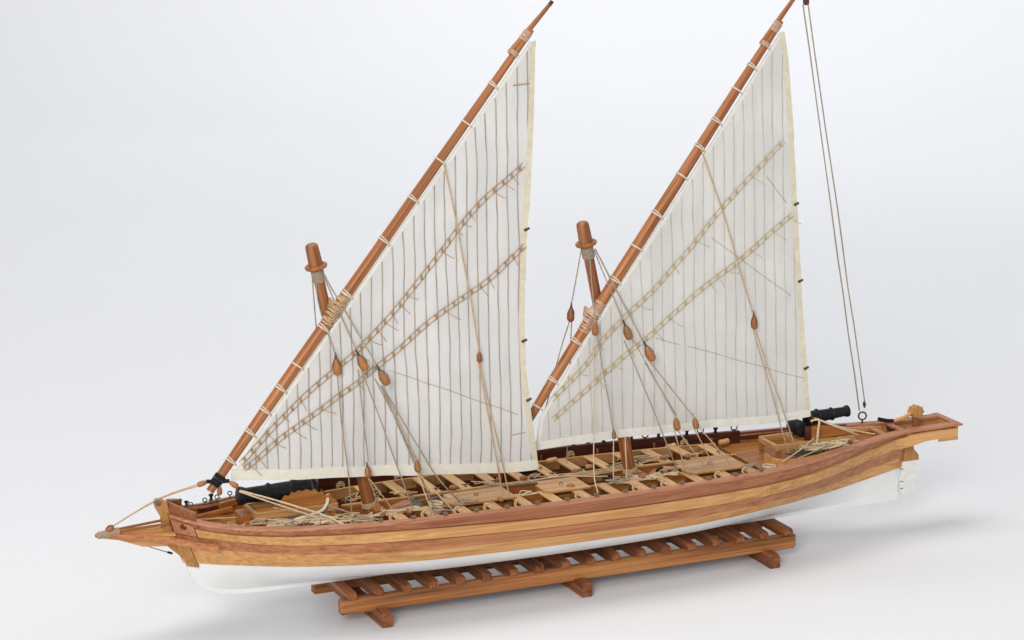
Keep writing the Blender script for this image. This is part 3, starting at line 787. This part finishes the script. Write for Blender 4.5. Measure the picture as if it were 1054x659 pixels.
fluff = [(-27.9, -1.0, 12.15), (-24.9, -1.02, 16.5), (-18.95, -1.02, 24.0), (-10.1, -1.02, 35.2), (-3.45, -1.0, 43.55)]
fleech = [(-3.05, -2.0, 10.2), (-3.66, -1.9, 14.4), (-4.05, -1.7, 18.29), (-4.08, -1.5, 22.12), (-3.92, -1.3, 27.43), (-3.55, -1.2, 31.93), (-3.2, -1.1, 37.9), (-2.95, -1.0, 43.65)]
ffoot = [(-27.9, -1.0, 12.15), (-23.44, -1.2, 11.74), (-15.51, -1.6, 11.15), (-10.92, -1.8, 10.78), (-5.3, -1.9, 10.2), (-3.05, -2.0, 10.2)]
mluff = [(-2.85, -.92, 11.45), (-2.45, -.95, 14.0), (1.6, -1.0, 20.3), (8.7, -1.02, 29.8), (14.6, -1.02, 37.9), (18.35, -1.0, 43.2)]
mleech = [(21.95, -1.2, 11.45), (21.51, -1.2, 15.06), (21.2, -1.2, 18.12), (20.74, -1.1, 23.65), (20.14, -1.0, 30.55), (19.61, -1.0, 36.73), (19.14, -1.0, 40.8), (18.67, -1.0, 43.25)]
mfoot = [(-2.85, -.92, 11.45), (0.42, -1.0, 11.6), (3.93, -1.0, 11.66), (8.67, -1.1, 11.6), (13.28, -1.1, 11.52), (18.2, -1.2, 11.3), (21.95, -1.2, 11.45)]
sF, PF = sail('sail', fluff, fleech, ffoot, M['sailF'], M['hem'], 'fore lateen sail with brown stitched seams', .35, .75, .42, 3.1, amp=.2)
sM, PM = sail('sail', mluff, mleech, mfoot, M['sailM'], M['hemM'], 'main lateen sail with fainter grey seams', .12, .6, .42, 8.7, amp=.07)
def plane_y(Pf, x, z, u0=.5, v0=.3):
    """sail surface y near (x,z)"""
    best = None
    u, v = u0, v0
    for _ in range(60):
        p = Pf(u, v); ex, ez = x-p.x, z-p.z
        if abs(ex)+abs(ez) < .02: break
        h = 1e-3; a = (Pf(min(u+h, 1), v)-p)/h if u+h <= 1 else (p-Pf(u-h, v))/h
        b_ = (Pf(u, min(v+h, .999))-p)/h if v+h < 1 else (p-Pf(u, v-h))/h
        det = a.x*b_.z-a.z*b_.x
        if abs(det) < 1e-6: break
        du = (ex*b_.z-ez*b_.x)/det; dv = (a.x*ez-a.z*ex)/det
        u = min(1, max(0, u+du*.8)); v = min(.995, max(0, v+dv*.8))
    return Pf(u, v).y
def reef(Pf, pts, parent, mat, gapw, loose, tied=True, r=.034):
    L = smooth_path(pts, 10); tot = 0
    up_, dn = [], []
    ys = []
    for i, p in enumerate(L):
        t = (L[min(i+1, len(L)-1)]-L[max(i-1, 0)]); t.y = 0; t.normalize()
        nn = Vector((-t.z, 0, t.x)); y = plane_y(Pf, p.x, p.z)-.12
        for s_, arr in ((1, up_), (-1, dn)):
            q = p+nn*s_*gapw/2; q.y = y; arr.append(q)
    mb = MB(); mb.tube(up_, r, 5); mb.tube(dn, r, 5)
    n = int((L[0]-L[-1]).length/.85)
    for k_ in range(n):
        t = (k_+.5)/n; a = lin(t, up_); b_ = lin(t, dn); jit = random.uniform(-.2, .2); c = (a+b_)/2+Vector((jit*.5, -.06, jit*.4))
        mb.lathe(a.lerp(b_, -.1+jit*.5), a.lerp(b_, 1.1+jit*.5), [(0, .03), (.2, .08), (.5, .05), (.8, .08), (1, .03)], 6)
        mb.tube([a+Vector((-.14, -.03, -.1)), c, b_+Vector((.14, -.03, .1))], .05, 4)
        if random.random() < loose:
            e = c+Vector((random.uniform(.3, 1.3), -.12, random.uniform(-.9, -.25)))
            mb.tube(smooth_path([c, c.lerp(e, .5)+Vector((.1, -.1, -.1)), e], 4), .03, 4)
    return obj('reef_band', mb, mat, parent)
FB1 = [(-4.06, -1.5, 34.28), (-8.22, -1.5, 31.15), (-10.86, -1.5, 28.17), (-15.09, -1.5, 23.57), (-17.65, -1.5, 21.28), (-21.8, -1.5, 18.25), (-24.39, -1.4, 16.0), (-26.37, -1.3, 14.06), (-27.2, -1.2, 13.3)]
FB2 = [(-3.97, -1.5, 28.04), (-6.96, -1.5, 25.72), (-9.52, -1.5, 24.29), (-11.86, -1.5, 22.96), (-15.84, -1.5, 19.95), (-18.58, -1.5, 18.27), (-21.43, -1.5, 16.56), (-23.84, -1.5, 15.09), (-25.78, -1.3, 13.61), (-26.9, -1.2, 12.9)]
MB1 = [(18.9, -1.3, 34.5), (15.94, -1.3, 31.94), (13.49, -1.3, 29.7), (11.28, -1.3, 27.37), (7.95, -1.3, 24.05), (5.99, -1.3, 22.43), (3.15, -1.3, 20.04), (1.2, -1.3, 17.72), (-1.5, -1.2, 15.4)]
MB2 = [(19.83, -1.3, 28.49), (16.5, -1.3, 26.22), (14.93, -1.3, 25.11), (11.18, -1.3, 22.89), (7.36, -1.3, 20.04), (4.7, -1.3, 18.26), (1.99, -1.3, 16.3), (-1.41, -1.2, 13.78)]
M['reefF'] = plain('reef_cord', (.32, .19, .09), (.50, .34, .19), rough=.9, nscale=500)
M['reefM'] = plain('pale_reef_cord', (.44, .33, .17), (.60, .49, .30), rough=.9, nscale=500)
reef(PF, FB1, sF, M['reefF'], .36, .4); reef(PF, FB2, sF, M['reefF'], .36, .4)
reef(PM, MB1, sM, M['reefM'], .36, .25); reef(PM, MB2, sM, M['reefM'], .36, .3)
# leech cringles and small stitched marks
for Pf, s_, vs in ((PF, sF, (.57, .31, .17)), (PM, sM, (.56, .36, .13))):
    for v in vs:
        p_ = Pf(1, v); mb = MB(); mb.tube([p_+Vector((-.25, -.12, -.05)), p_+Vector((.18, 0, .05))], .11, 6); obj('cringle', mb, M['rope_dk'], s_)
mb = MB()
for a, b_ in (((-4.9, 40.4), (-3.5, 40.45)),): mb.tube([Vector((a[0], plane_y(PF, *a)-.1, a[1])), Vector((b_[0], plane_y(PF, *b_)-.1, b_[1]))], .045, 5)
obj('stitch_line', mb, M['reefF'], sF); mb = MB()
mb.tube([Vector((-5.3, plane_y(PF, -5.3, 13.2)-.08, 13.2)), Vector((-4.2, plane_y(PF, -4.2, 13.3)-.08, 13.3))], .03, 5)
obj('stitch_line', mb, M['reefF'], sF)

# standing and running rigging ---------------------------------------------
def rope(P, r, mat, sag=0, name='rope', parent=None):
    P = [Vector(p) for p in P]
    if len(P) == 2:
        n = 10; a, b_ = P; P = [a.lerp(b_, i/n)+Vector((0, 0, -sag*4*(i/n)*(1-i/n))) for i in range(n+1)]
    else: P = smooth_path(P, 8)
    sd_ = random.uniform(0, 99); ln = (P[-1]-P[0]).length
    for i in range(1, len(P)-1):
        q = P[i]*.35; P[i] = P[i]+Vector((noise.noise(q+Vector((sd_, 0, 0))), 0, noise.noise(q+Vector((0, sd_, 0)))))*min(.09, ln*.006)
    mb = MB(); mb.tube(P, [r*random.uniform(.85, 1.12) for _ in P], 6)
    return obj(name, mb, mat, parent or ship)
g = M['rope_gr']; rp = M['rope']; lt = M['rope_lt']; dk = M['rope_dk']
cF = masts['fore'][1]-masts['fore'][2]*2.5; cM = masts['main'][1]-masts['main'][2]*2.5
R1 = .05
# fore mast gear
b1 = Vector((-19.74, -1.8, 20.9)); b2 = Vector((-18.1, -2.2, 21.05)); b3 = Vector((-16.75, -3.0, 19.95)); b4 = Vector((-8.2, -2.2, 20.3)); b5 = Vector((-17.48, -2.2, 12.3)); b6 = Vector((-14.2, -4.0, 12.9))
dn = Vector((.12, -.05, -1))
for b_, dd in ((b1, (.1, 0, -1)), (b2, (.45, -.1, -1)), (b3, (.5, -.2, -1)), ): block(ship, b_, dd, 1.12, strop=dk)
block(ship, b4, (.06, 0, -1), .75, M['mahog_red']); block(ship, b5, (.1, 0, -1), .8, strop=dk); block(ship, b6, (.15, 0, -1), .85)
rope([cF+Vector((-.3, -.35, 0)), (-20.4, -.2, 24.6), (-19.9, -1.7, 21.6), b1], R1, g)
rope([cF+Vector((-.42, .2, .2)), (-20.4, .5, 22.5)], R1, g)
rope([cF+Vector((.3, -.3, 0)), b2], R1, g); rope([cF+Vector((.35, -.35, .1)), b3], R1+.01, g)
e1 = b1+Vector((.1, 0, -1.3)); rope([e1, (-19.3, -2.1, 14.5), (-18.9, -2.2, 10.5), (-18.8, -2.2, 8.5)], R1, g)
rope([b2+Vector((.3, 0, -1.3)), (-14.0, -2.8, 8.5)], R1, g); rope([b2+Vector((.0, 0, -1.2)), (-17.4, -2.2, 12.6)], R1, g)
rope([b3+Vector((.3, -.1, -1.4)), (-12.7, -3.8, 11.6), (-9.9, -2.6, 8.5)], R1+.01, g, 0)
rope([b3+Vector((.1, -.1, -1.3)), (-12.4, -3.2, 8.5)], R1, g); rope([b3+Vector((.2, -.1, -1.3)), b6], R1, g)
rope([b5+Vector((.05, 0, -1)), (-15.9, -.9, 8.2)], R1, rp); rope([b5+Vector((.1, 0, -1)), (-15.2, -2.2, 8.2)], R1, rp)
rope([b6+Vector((.1, 0, -1.1)), (-11.2, -4.4, 8.4)], R1, lt); rope([b6+Vector((.05, 0, -1.1)), (-13.0, -4.4, 8.4)], R1, lt)
rope([(-16.78, -2.2, 19.0), (-14.0, -2.5, 13.0), (-12.2, -2.3, 8.5)], R1, g)
rope([(-10.7, -1.25, 35.3), (-10.0, -1.75, 31), (-9.1, -2.0, 26), (-8.2, -2.2, 20.4)], R1+.01, rp)
rope([b4+Vector((-.05, 0, -.9)), (-6.25, -2.35, 8.5)], R1, rp); rope([b4+Vector((.08, 0, -.9)), (-5.73, -2.3, 8.5)], R1, rp)
rope([(-15.53, -2.05, 19.48), (-10, -2.15, 17.1), (-4.83, -2.1, 14.8)], .022, g)
# forestay through the stem head, bow lines
hb = p+Vector((-1.55, 0, -.25))
for dz in (0, .13): rope([hb+Vector((0, 0, dz)), (-33.35, 0, 10.95+dz*.4), (-37.05, 0, 9.25+dz*.3)], .055, rp, name='stay')
rope([p+Vector((1.45, -.8, -.75)), (-22.15, -3.5, 9.55), (-20.33, -5.2, 8.75)], .075, lt); rope([p+Vector((1.4, -.8, -.8)), (-21.9, -3.2, 9.0)], .07, lt)
rope([p+Vector((.0, -.35, -1.25)), (-28.68, 3.15, 9.15)], .04, g); rope([p+Vector((.1, -.35, -1.25)), (-28.06, 3.2, 9.2)], .04, g)
rope([(-20.3, -1.0, 9.95), (-20.5, -1.5, 9.5), (-21.2, -2.0, 9.1), (-22.6, -2.3, 8.96), (-23.6, -1.9, 8.6)], .13, M['cord'], name='thick_cord')
# main mast gear
c1 = Vector((1.39, 1.5, 22.1)); c2 = Vector((1.85, -1.8, 21.6)); c3 = Vector((4.35, -2.0, 21.1)); c4 = Vector((5.9, -2.6, 19.4)); c5 = Vector((15.95, -2.0, 20.75)); c6 = Vector((3.47, -2.0, 12.6)); c7 = Vector((7.9, -4.0, 13.7)); c8 = Vector((9.55, -4.0, 13.5))
block(ship, c1, (-.05, 0, -1), 1.0, M['mahog_red'], dk); block(ship, c2, (.05, 0, -1), .95); block(ship, c3, (.35, -.1, -1), 1.05, strop=dk); block(ship, c4, (.45, -.15, -1), 1.15, strop=dk)
block(ship, c5, (.1, 0, -1), .95, M['mahog_red'], dk); block(ship, c6, (.1, 0, -1), .6, strop=dk); block(ship, c7, (.2, 0, -1), .95); block(ship, c8, (.3, 0, -1), .85)
rope([cM+Vector((-.4, .3, .2)), c1], R1, g); rope([c1+Vector((-.1, 0, -1.1)), (.37, 2.0, 17.36), (-.9, 3.6, 9.1)], R1, g); rope([c1+Vector((.05, 0, -1.1)), (1.4, 2.2, 9.0)], R1, g)
rope([cM+Vector((-.1, -.5, 0)), c2], R1, g); rope([cM+Vector((.4, -.3, .2)), c3], R1, g); rope([cM+Vector((.45, -.35, .3)), c4], R1+.01, g)
rope([c2+Vector((-.1, 0, -1.2)), (1.49, -2.5, 10.15), (.2, -5.9, 8.9)], R1, lt); rope([c2+Vector((.2, 0, -1.2)), c6], R1, g)
rope([c6+Vector((0, 0, -.5)), (3.3, -2.4, 8.5)], R1, lt); rope([(4.5, -2.0, 12.0), (4.4, -2.6, 8.5)], R1, lt)
rope([c3+Vector((-.05, -.05, -1.3)), (6.6, -2.6, 14.2), (9.2, -2.2, 8.5)], R1, g)
rope([c4+Vector((.05, -.1, -1.45)), c7], R1, g); rope([c4+Vector((-.08, -.1, -1.4)), c7+Vector((.12, 0, .1))], R1, g); rope([c3+Vector((.35, 0, -.6)), c7+Vector((-.05, 0, .2))], .035, g); rope([c4+Vector((.4, -.1, -1.4)), c8], R1, g)
rope([c7+Vector((-.1, 0, -1)), (9.97, -2.1, 8.2)], R1, lt); rope([c7+Vector((.1, 0, -1)), (11.89, -1.9, 8.5)], R1, lt); rope([c8+Vector((0, 0, -.9)), (12.67, -1.9, 8.5)], R1, lt); rope([c8+Vector((.3, 0, -.7)), (14.0, -2.2, 8.6)], R1, lt)
rope([(11.0, -1.25, 35.0), (13.22, -1.6, 29.17), (15.9, -2.0, 20.8)], R1+.01, rp)
rope([c5+Vector((-.05, 0, -1.1)), (19.76, -1.62, 8.6)], R1, rp); rope([c5+Vector((.1, 0, -1.1)), (20.42, -1.92, 8.6)], R1, rp)
for a, b_ in (((7.55, 19.53), (21.31, 14.71)), ((17.34, 31.76), (19.37, 29.4)), ((12.42, 27.2), (19.86, 21.76))):
    P_ = [Vector((a[0]+(b_[0]-a[0])*t/8, 0, a[1]+(b_[1]-a[1])*t/8)) for t in range(9)]
    for q in P_: q.y = plane_y(PM, q.x, q.z)-.06
    rope(P_, .02, g)
# backstay tackle from the main yard tip to the stern rail
tb = Vector((20.6, -1.0, 46.3)); block(ship, tb, (.08, 0, -1), .85, M['mahog'], dk)
rope([tb+Vector((-.22, 0, -1.0)), (28.75, 2.1, 10.3)], R1+.01, g, name='backstay'); rope([tb+Vector((.25, 0, -1.0)), (29.25, 2.1, 11.0)], R1+.01, g, name='backstay')
mb = MB(); mb.ring((29.0, 2.0, 9.85), (.4, 1, 0), .33, .075, 18, 6); mb.tube([(29, 2.0, 9.1), (29, 2.0, 9.5)], .09, 6); obj('ring_bolt', mb, M['ironband'], ship)
mb = MB(); mb.lathe((29.25, 2.1, 10.5), (29.2, 2.1, 11.1), [(0, .06), (.5, .16), (1, .06)], 8); obj('stopper_knot', mb, dk, ship)

# guns -------------------------------------------------------------------
def gun(bx, by, bz, d_, L, r, rm, label, prof, elev=0):
    d_ = Vector(d_).normalized(); b0 = Vector((bx, by, bz))
    mb = MB(); mb.lathe(b0, b0+d_*L, [(t, q*r) for t, q in prof], 24)
    gb = obj('cannon', mb, M['iron'], ship, ang=30); gb['label'] = label
    for t in (.12, .3, .62):
        mb = MB(); q = [v for k_, v in prof if k_ <= t][-1]; mb.ring(b0+d_*L*t, d_, r*q+.01, .06, 22, 5); obj('reinforce_ring', mb, M['ironband'] if t < .2 else M['iron'], gb)
    mb = MB(); mb.lathe(b0+d_*(L-.3), b0+d_*(L+.004), [(0, rm*.45), (1, rm*.45)], 14); obj('bore', mb, M['dgap'], gb)  # solid dark disc stands in for the shade down the barrel
    return gb
gp = [(0, .2), (.01, .55), (.02, .35), (.04, .9), (.06, 1.08), (.09, 1.08), (.1, 1.0), (.28, .97), (.3, 1.03), (.33, 1.03), (.34, .92), (.6, .82), (.61, .88), (.64, .88), (.65, .78), (.9, .70), (.92, .78), (.97, .88), (.99, .86), (1, .7)]
gun(-20.55, 0.15, 10.25, (-1, 0, .025), 6.5, .84, .6, 'long black bow gun pointing forward', gp)
gun(22.1, 0.1, 10.85, (1, 0, .05), 4.3, .57, .45, 'shorter black stern gun pointing aft', gp)
# bow slide carriage
for sy in (-1, 1):
    mb = MB(); mb.box((-22.9, sy*1.35, 9.1), (6.6, .3, .55)); car = obj('gun_slide', mb, M['pad'], ship, ang=30)
for xx in (-26.05, -23.6, -19.8):
    mb = MB(); mb.box((xx, 0, 9.1), (.3, 2.4, .5)); obj('slide_crossbar', mb, M['pad'], ship)
sc_out = [(-24.3, 9.3), (-24.1, 9.9)]
xs_ = [-24.0, -23.4, -22.9, -22.3, -21.6, -21.0, -20.5, -19.9]; hz = [10.05, 10.3, 10.5, 10.55, 10.5, 10.25, 9.95, 9.6]
for a in range(len(xs_)-1):
    sc_out += [(xs_[a], hz[a]), ((xs_[a]+xs_[a+1])/2, max(hz[a], hz[a+1])+.1)]
sc_out += [(-19.7, 9.6), (-19.5, 9.3)]
for sy in (-1, 1):
    mb = MB(); mb.prism(sc_out, 'y', sy*1.12-.13, sy*1.12+.13); obj('carriage_cheek', mb, M['orange'], ship, ang=30)
mb = MB(); mb.box((-26.6, 0.3, 8.7), (.9, 1.6, .8)); obj('slide_pivot', mb, M['orange'], ship)
for x_, y_ in ((-25.8, -1.3), (-20, -1.3), (-25.8, 1.3), (-20, 1.3)):
    mb = MB(); mb.box((x_, y_, 8.45), (.4, .4, .9)); obj('slide_leg', mb, M['orange'], ship)
# stern slide carriage
for sy in (-1, 1):
    mb = MB(); mb.box((22.4, sy*1.45, 9.15), (7.4, .28, .5)); obj('gun_slide', mb, M['pad'], ship, ang=30)
    mb = MB(); mb.prism([(22.2, 9.4), (22.2, 10.4), (23.2, 10.45), (24.6, 10.1), (26.3, 9.4)], 'y', sy*.95-.13, sy*.95+.13); obj('carriage_cheek', mb, M['orange'], ship, ang=30)
    mb = MB(); mb.box((21.9, sy*.95, 9.9), (.5, .3, 1.2)); obj('carriage_bracket', mb, M['mahog'], ship)
for xx in (18.8, 21.2, 26.0):
    mb = MB(); mb.box((xx, 0, 9.12), (.3, 2.6, .45)); obj('slide_crossbar', mb, M['pad'], ship)
for x_, y_ in ((18.9, -1.4), (26, -1.4), (18.9, 1.4), (26, 1.4)):
    mb = MB(); mb.box((x_, y_, 8.6), (.35, .35, .9)); obj('slide_leg', mb, M['orange'], ship)
mb = MB(); mb.lathe((21.4, -.8, 10.3), (21.4, .8, 10.3), [(0, .5), (.1, .62), (.9, .62), (1, .5)], 14); mb.box((22, 0, 9.8), (1.2, 1.3, .6)); obj('carriage_truck', mb, M['iron'], ship)
rope([(22.0, -1.2, 11.0), (22.6, -1.5, 11.1), (22.3, -1.9, 10.2), (22.2, -1.9, 8.8)], .10, lt)
rope([(22.6, -1.1, 11.1), (24.6, -1.5, 10.2), (26.6, -1.2, 9.3)], .08, lt); rope([(22.4, -1.1, 11.2), (25.4, -1.2, 10.0), (28.0, -1.6, 9.3)], .06, lt)
# curved coaming abeam the stern gun, near side
P = smooth_path([(17.9, -.9, 8.45), (17.9, -2.6, 8.45), (18.9, -3.55, 8.5), (21.0, -3.5, 8.55), (24.0, -2.7, 8.65)], 8)
mb = MB(); rws = []
for dy, dz in ((-.1, -.5), (-.1, .22), (.1, .22), (.1, -.5), (-.1, -.5)): rws.append([q+Vector((dy*.6, dy, dz)) for q in P])
mb.grid(rws); obj('coaming', mb, M['tan'], ship, origin=(0, 0, 5), ang=30)
P = smooth_path([(26.4, 1.9, 9.0), (28.2, 1.35, 9.0), (30.2, .9, 8.95)], 8); mb = MB(); rws = []
for dy, dz in ((-.12, -.25), (-.12, .12), (.12, .12), (.12, -.25), (-.12, -.25)): rws.append([q+Vector((0, dy, dz)) for q in P])
mb.grid(rws); obj('coaming', mb, M['tan'], ship, origin=(0, 0, 5), ang=30)
mb = MB(); mb.box((27.4, 0, 8.5), (3.6, 2.6, .16)); obj('helm_deck', mb, M['orange'], ship)
# foredeck odds: bitts and side benches
for x_, y_ in ((-28.6, -1.2), (-27.2, -2.4)):
    mb = MB(); mb.box((x_, y_, 8.75), (.3, .3, .9)); obj('bitt', mb, M['orange'], ship)
mb = MB(); mb.box((-28.3, 2.0, 8.72), (3.4, .3, .35), ax=(1, .35, 0)); obj('side_bench', mb, M['orange'], ship)
mb = MB(); mb.box((-22.6, -3.9, 8.4), (5.4, .35, .55), ax=(1, -.1, 0)); obj('side_bench', mb, M['pad'], ship)
mb = MB(); mb.box((-26.9, 3.1, 9.0), (1.6, .35, .45), ax=(1, .35, 0)); obj('side_bench', mb, M['orange'], ship)
for x_, y_ in ((-28.69, 3.1), (-27.6, 3.5), (-30.0, 2.5), (-26.4, 4.0)):
    mb = MB(); mb.ring((x_, y_, 9.5), (.5, 1, .2), .16, .045, 14, 5); mb.tube([(x_, y_, 9.1), (x_, y_, 9.38)], .05, 6); obj('ring_bolt', mb, M['iron'] if x_ != -30.0 else M['pin'], ship)
pin(-28.1, 3.4, 9.3, M['iron'], h=.55, r=.14); pin(-31.1, 1.7, 9.8, M['iron'], h=.5, r=.13); pin(-30.4, 2.3, 9.4, M['iron'], h=.5, r=.13)

# ropes lying about the decks ---------------------------------------------
def tangle(cx, cy, cz, lx, ly, n, r, mat, seed, ht=.35):
    rnd = random.Random(seed); mb = MB(); q = []
    for k_ in range(n):
        a = rnd.uniform(0, 6.28)
        q.append((cx+lx*rnd.uniform(-1, 1), cy+ly*rnd.uniform(-1, 1), cz+ht*rnd.random()))
    mb.tube(smooth_path(q, 7), r, 5); return obj('rope_tangle', mb, mat, ship)
def coil(c, R, r, n, mat, tilt=(0, 0, 1), name='rope_coil'):
    mb = MB(); c = Vector(c)
    for k_ in range(n): mb.ring(c+Vector((random.uniform(-.06, .06), random.uniform(-.06, .06), k_*r*1.3)), Vector(tilt)+Vector((random.uniform(-.15, .15), random.uniform(-.15, .15), 0)), R*random.uniform(.82, 1.05), r, 20, 5)
    return obj(name, mb, mat, ship)
tangle(-22.9, -3.3, 8.65, 2.6, 1.0, 24, .07, lt, 1); tangle(-23.6, -2.9, 8.6, 2.6, 1.2, 20, .06, rp, 2); tangle(-21, -4.2, 8.5, 1.8, .7, 20, .07, g, 3)
tangle(-28.6, -1.6, 8.5, 1.3, .8, 12, .06, rp, 4); tangle(22.6, -2.0, 8.9, 2.4, .6, 26, .07, lt, 5); tangle(23.5, -1.7, 8.9, 2.6, .8, 22, .065, g, 6)
tangle(21, -2.5, 8.6, 1.8, .7, 18, .06, dk, 7); tangle(-22, -3.4, 8.5, 2.4, 1.2, 12, .06, dk, 8)
tangle(-18.6, -4.0, 8.5, 1.2, 1.2, 16, .055, g, 9); tangle(-14.5, -2.6, 8.3, 2.0, .9, 18, .05, lt, 10); tangle(5.6, -2.3, 8.3, 2.2, .8, 20, .05, lt, 11)
tangle(-3.5, .2, 8.3, 3.4, .5, 14, .045, g, 12); tangle(-16, 2.4, 8.3, 2.0, 1.0, 12, .05, rp, 13); tangle(8.5, 2.4, 8.3, 3.2, .9, 18, .05, rp, 14); tangle(2.5, .8, 8.25, 3, .5, 12, .05, rp, 15)
coil((-11.8, -2.2, 8.25), .5, .09, 4, lt); coil((-10.1, -1.0, 8.4), .42, .08, 3, lt); coil((-24.9, -3.0, 8.5), .6, .1, 3, g); coil((-27.3, -2.4, 8.5), .5, .09, 3, M['cord'])
coil((10.6, -2.6, 8.4), .35, .07, 3, g); coil((17.0, -3.2, 8.1), .5, .08, 3, lt); coil((20.1, -3.0, 8.3), .5, .08, 3, rp)
# ropes stretched along the centre line
rope([(-9.5, .9, 8.25), (-4, .8, 8.3), (0.5, .2, 8.55), (4.6, -1.0, 8.3)], .055, lt); rope([(-5.2, .7, 8.3), (-.6, .9, 8.35), (3.4, .4, 8.3)], .055, g)
rope([(9.0, 1.0, 8.25), (13, 1.25, 8.3), (16.2, .9, 8.3)], .06, rp); rope([(-15, 1.5, 8.2), (-10, 1.2, 8.25), (-5, 1.4, 8.25)], .05, rp)
rope([(-30.6, 1.2, 8.7), (-27, .6, 8.6), (-24, -1.8, 8.7)], .06, rp)
# small anchors lying on the decks
def anchor(c, d_, L, mat):
    c = Vector(c); d_ = Vector(d_).normalized(); mb = MB(); s_ = d_.cross(Vector((0, 0, 1))).normalized()
    mb.tube([c-d_*L/2, c+d_*L/2], [.12, .09], 8); e = c-d_*L/2
    for a in (-1, 1):
        for u_ in ((s_*a), (Vector((0, 0, 1))*a*.5)):
            mb.tube(smooth_path([e, e+u_*.5-d_*.05, e+u_*.85+d_*.4], 5), [.11]*10+[.05], 6)
    mb.ring(c+d_*(L/2+.2), s_, .2, .05, 14, 5); return obj('anchor', mb, mat, ship)
anchor((-12.2, -1.0, 8.55), (1, .1, .05), 2.2, M['pin']); anchor((2.3, -2.0, 8.45), (-1, -.15, 0), 2.3, M['iron']); anchor((8.6, -1.6, 8.4), (1, -.3, 0), 1.6, M['iron'])
anchor((-1.6, 3.4, 8.3), (1, 0, 0), 2.0, M['iron'])
for (x_, y_) in ((-18.9, 3.4), (17.0, 4.3), (1.5, 5.2), (12.3, 4.9)):
    mb = MB(); mb.lathe((x_-.5, y_, 8.35), (x_+.5, y_+.1, 8.4), [(0, .15), (.1, .24), (.9, .24), (1, .15)], 12); obj('cleat_roller', mb, M['thwart'], ship)

for k_, (cx_, cy_) in enumerate(((-17.3, -3.4), (-13.2, 1.2), (-9.6, -2.9), (-4.6, -2.8), (-1.8, 1.0), (3.6, -2.6), (6.2, -3.4), (12.6, 1.2), (14.9, -3.2), (8.2, -2.7), (-6.4, 1.1), (-12.4, -4.2))):
    tangle(cx_, cy_, 8.55, 1.0, .55, 11, .045, (lt, rp, g)[k_ % 3], 30+k_, .22)
for k_, (cx_, cy_) in enumerate(((-26.5, -2.0), (-24.6, -3.3), (-21.4, -3.6), (-19.4, -3.2), (21.6, -2.2), (25.4, -1.3))):
    tangle(cx_, cy_, 8.75, 1.1, .6, 12, .05, (rp, g, lt)[k_ % 3], 50+k_, .3)
for k_, (a_, b_) in enumerate((((-19.9, -4.9, 9.0), (-25.5, -1.6, 8.9)), ((-18.7, -5.2, 8.9), (-24.6, -.9, 9.5)), ((-17.6, -5.3, 8.9), (-20.6, -1.4, 9.4)), ((17.6, -4.3, 8.9), (22.2, -1.5, 9.6)), ((19.4, -3.9, 8.9), (24.8, -1.5, 9.4)))):
    rope([a_, b_], .055, (lt, rp, g)[k_ % 3], .12)

# small deck gear: blocks, cleats and eye bolts along the carlings
rnd = random.Random(77)
for k_ in range(16):
    x_ = -17+k_*2.05+rnd.uniform(-.4, .4); y_ = rnd.choice((-2.4, .95, -3.4, 1.6))+rnd.uniform(-.15, .15)
    a_ = rnd.uniform(0, 3.1); d0 = Vector((math.cos(a_), math.sin(a_), 0)); c_ = Vector((x_, y_, 8.62))
    mb = MB(); mb.lathe(c_-d0*.32, c_+d0*.32, [(0, .08), (.2, .19), (.7, .21), (1, .1)], 10); obj('deck_block', mb, M['blockw'] if k_ % 3 else M['mahog_red'], ship)
for k_, x_ in enumerate(XT):
    mb = MB(); y_ = 1.35; c_ = Vector((x_+.05, y_, 8.52))
    mb.tube([c_+Vector((-.3, 0, .1)), c_+Vector((.3, 0, .1))], .06, 6); mb.tube([c_+Vector((0, 0, -.1)), c_+Vector((0, 0, .1))], .09, 6); obj('deck_cleat', mb, M['pin'], ship)
    if k_ % 2 == 0:
        mb = MB(); c_ = Vector((x_+1.2, B(x_+1.2)-1.0, 8.5)); 
        for q_ in range(3): mb.ring(c_+Vector((0, -.05*q_, -.1*q_)), (.1, 1, .2), .33-.03*q_, .05, 16, 5)
        obj('hanging_coil', mb, (lt, rp)[k_ % 4 == 0], ship)
    mb = MB(); mb.box((x_+1.26, B(x_+1.26)-.62, 8.1), (.16, .2, 1.1)); mb2 = MB(); mb2.box((x_+1.26, -(B(x_+1.26)-.62), 8.1), (.16, .2, 1.1))
    obj('timber_head', mb, M['orange'], ship); obj('timber_head', mb2, M['orange'], ship)
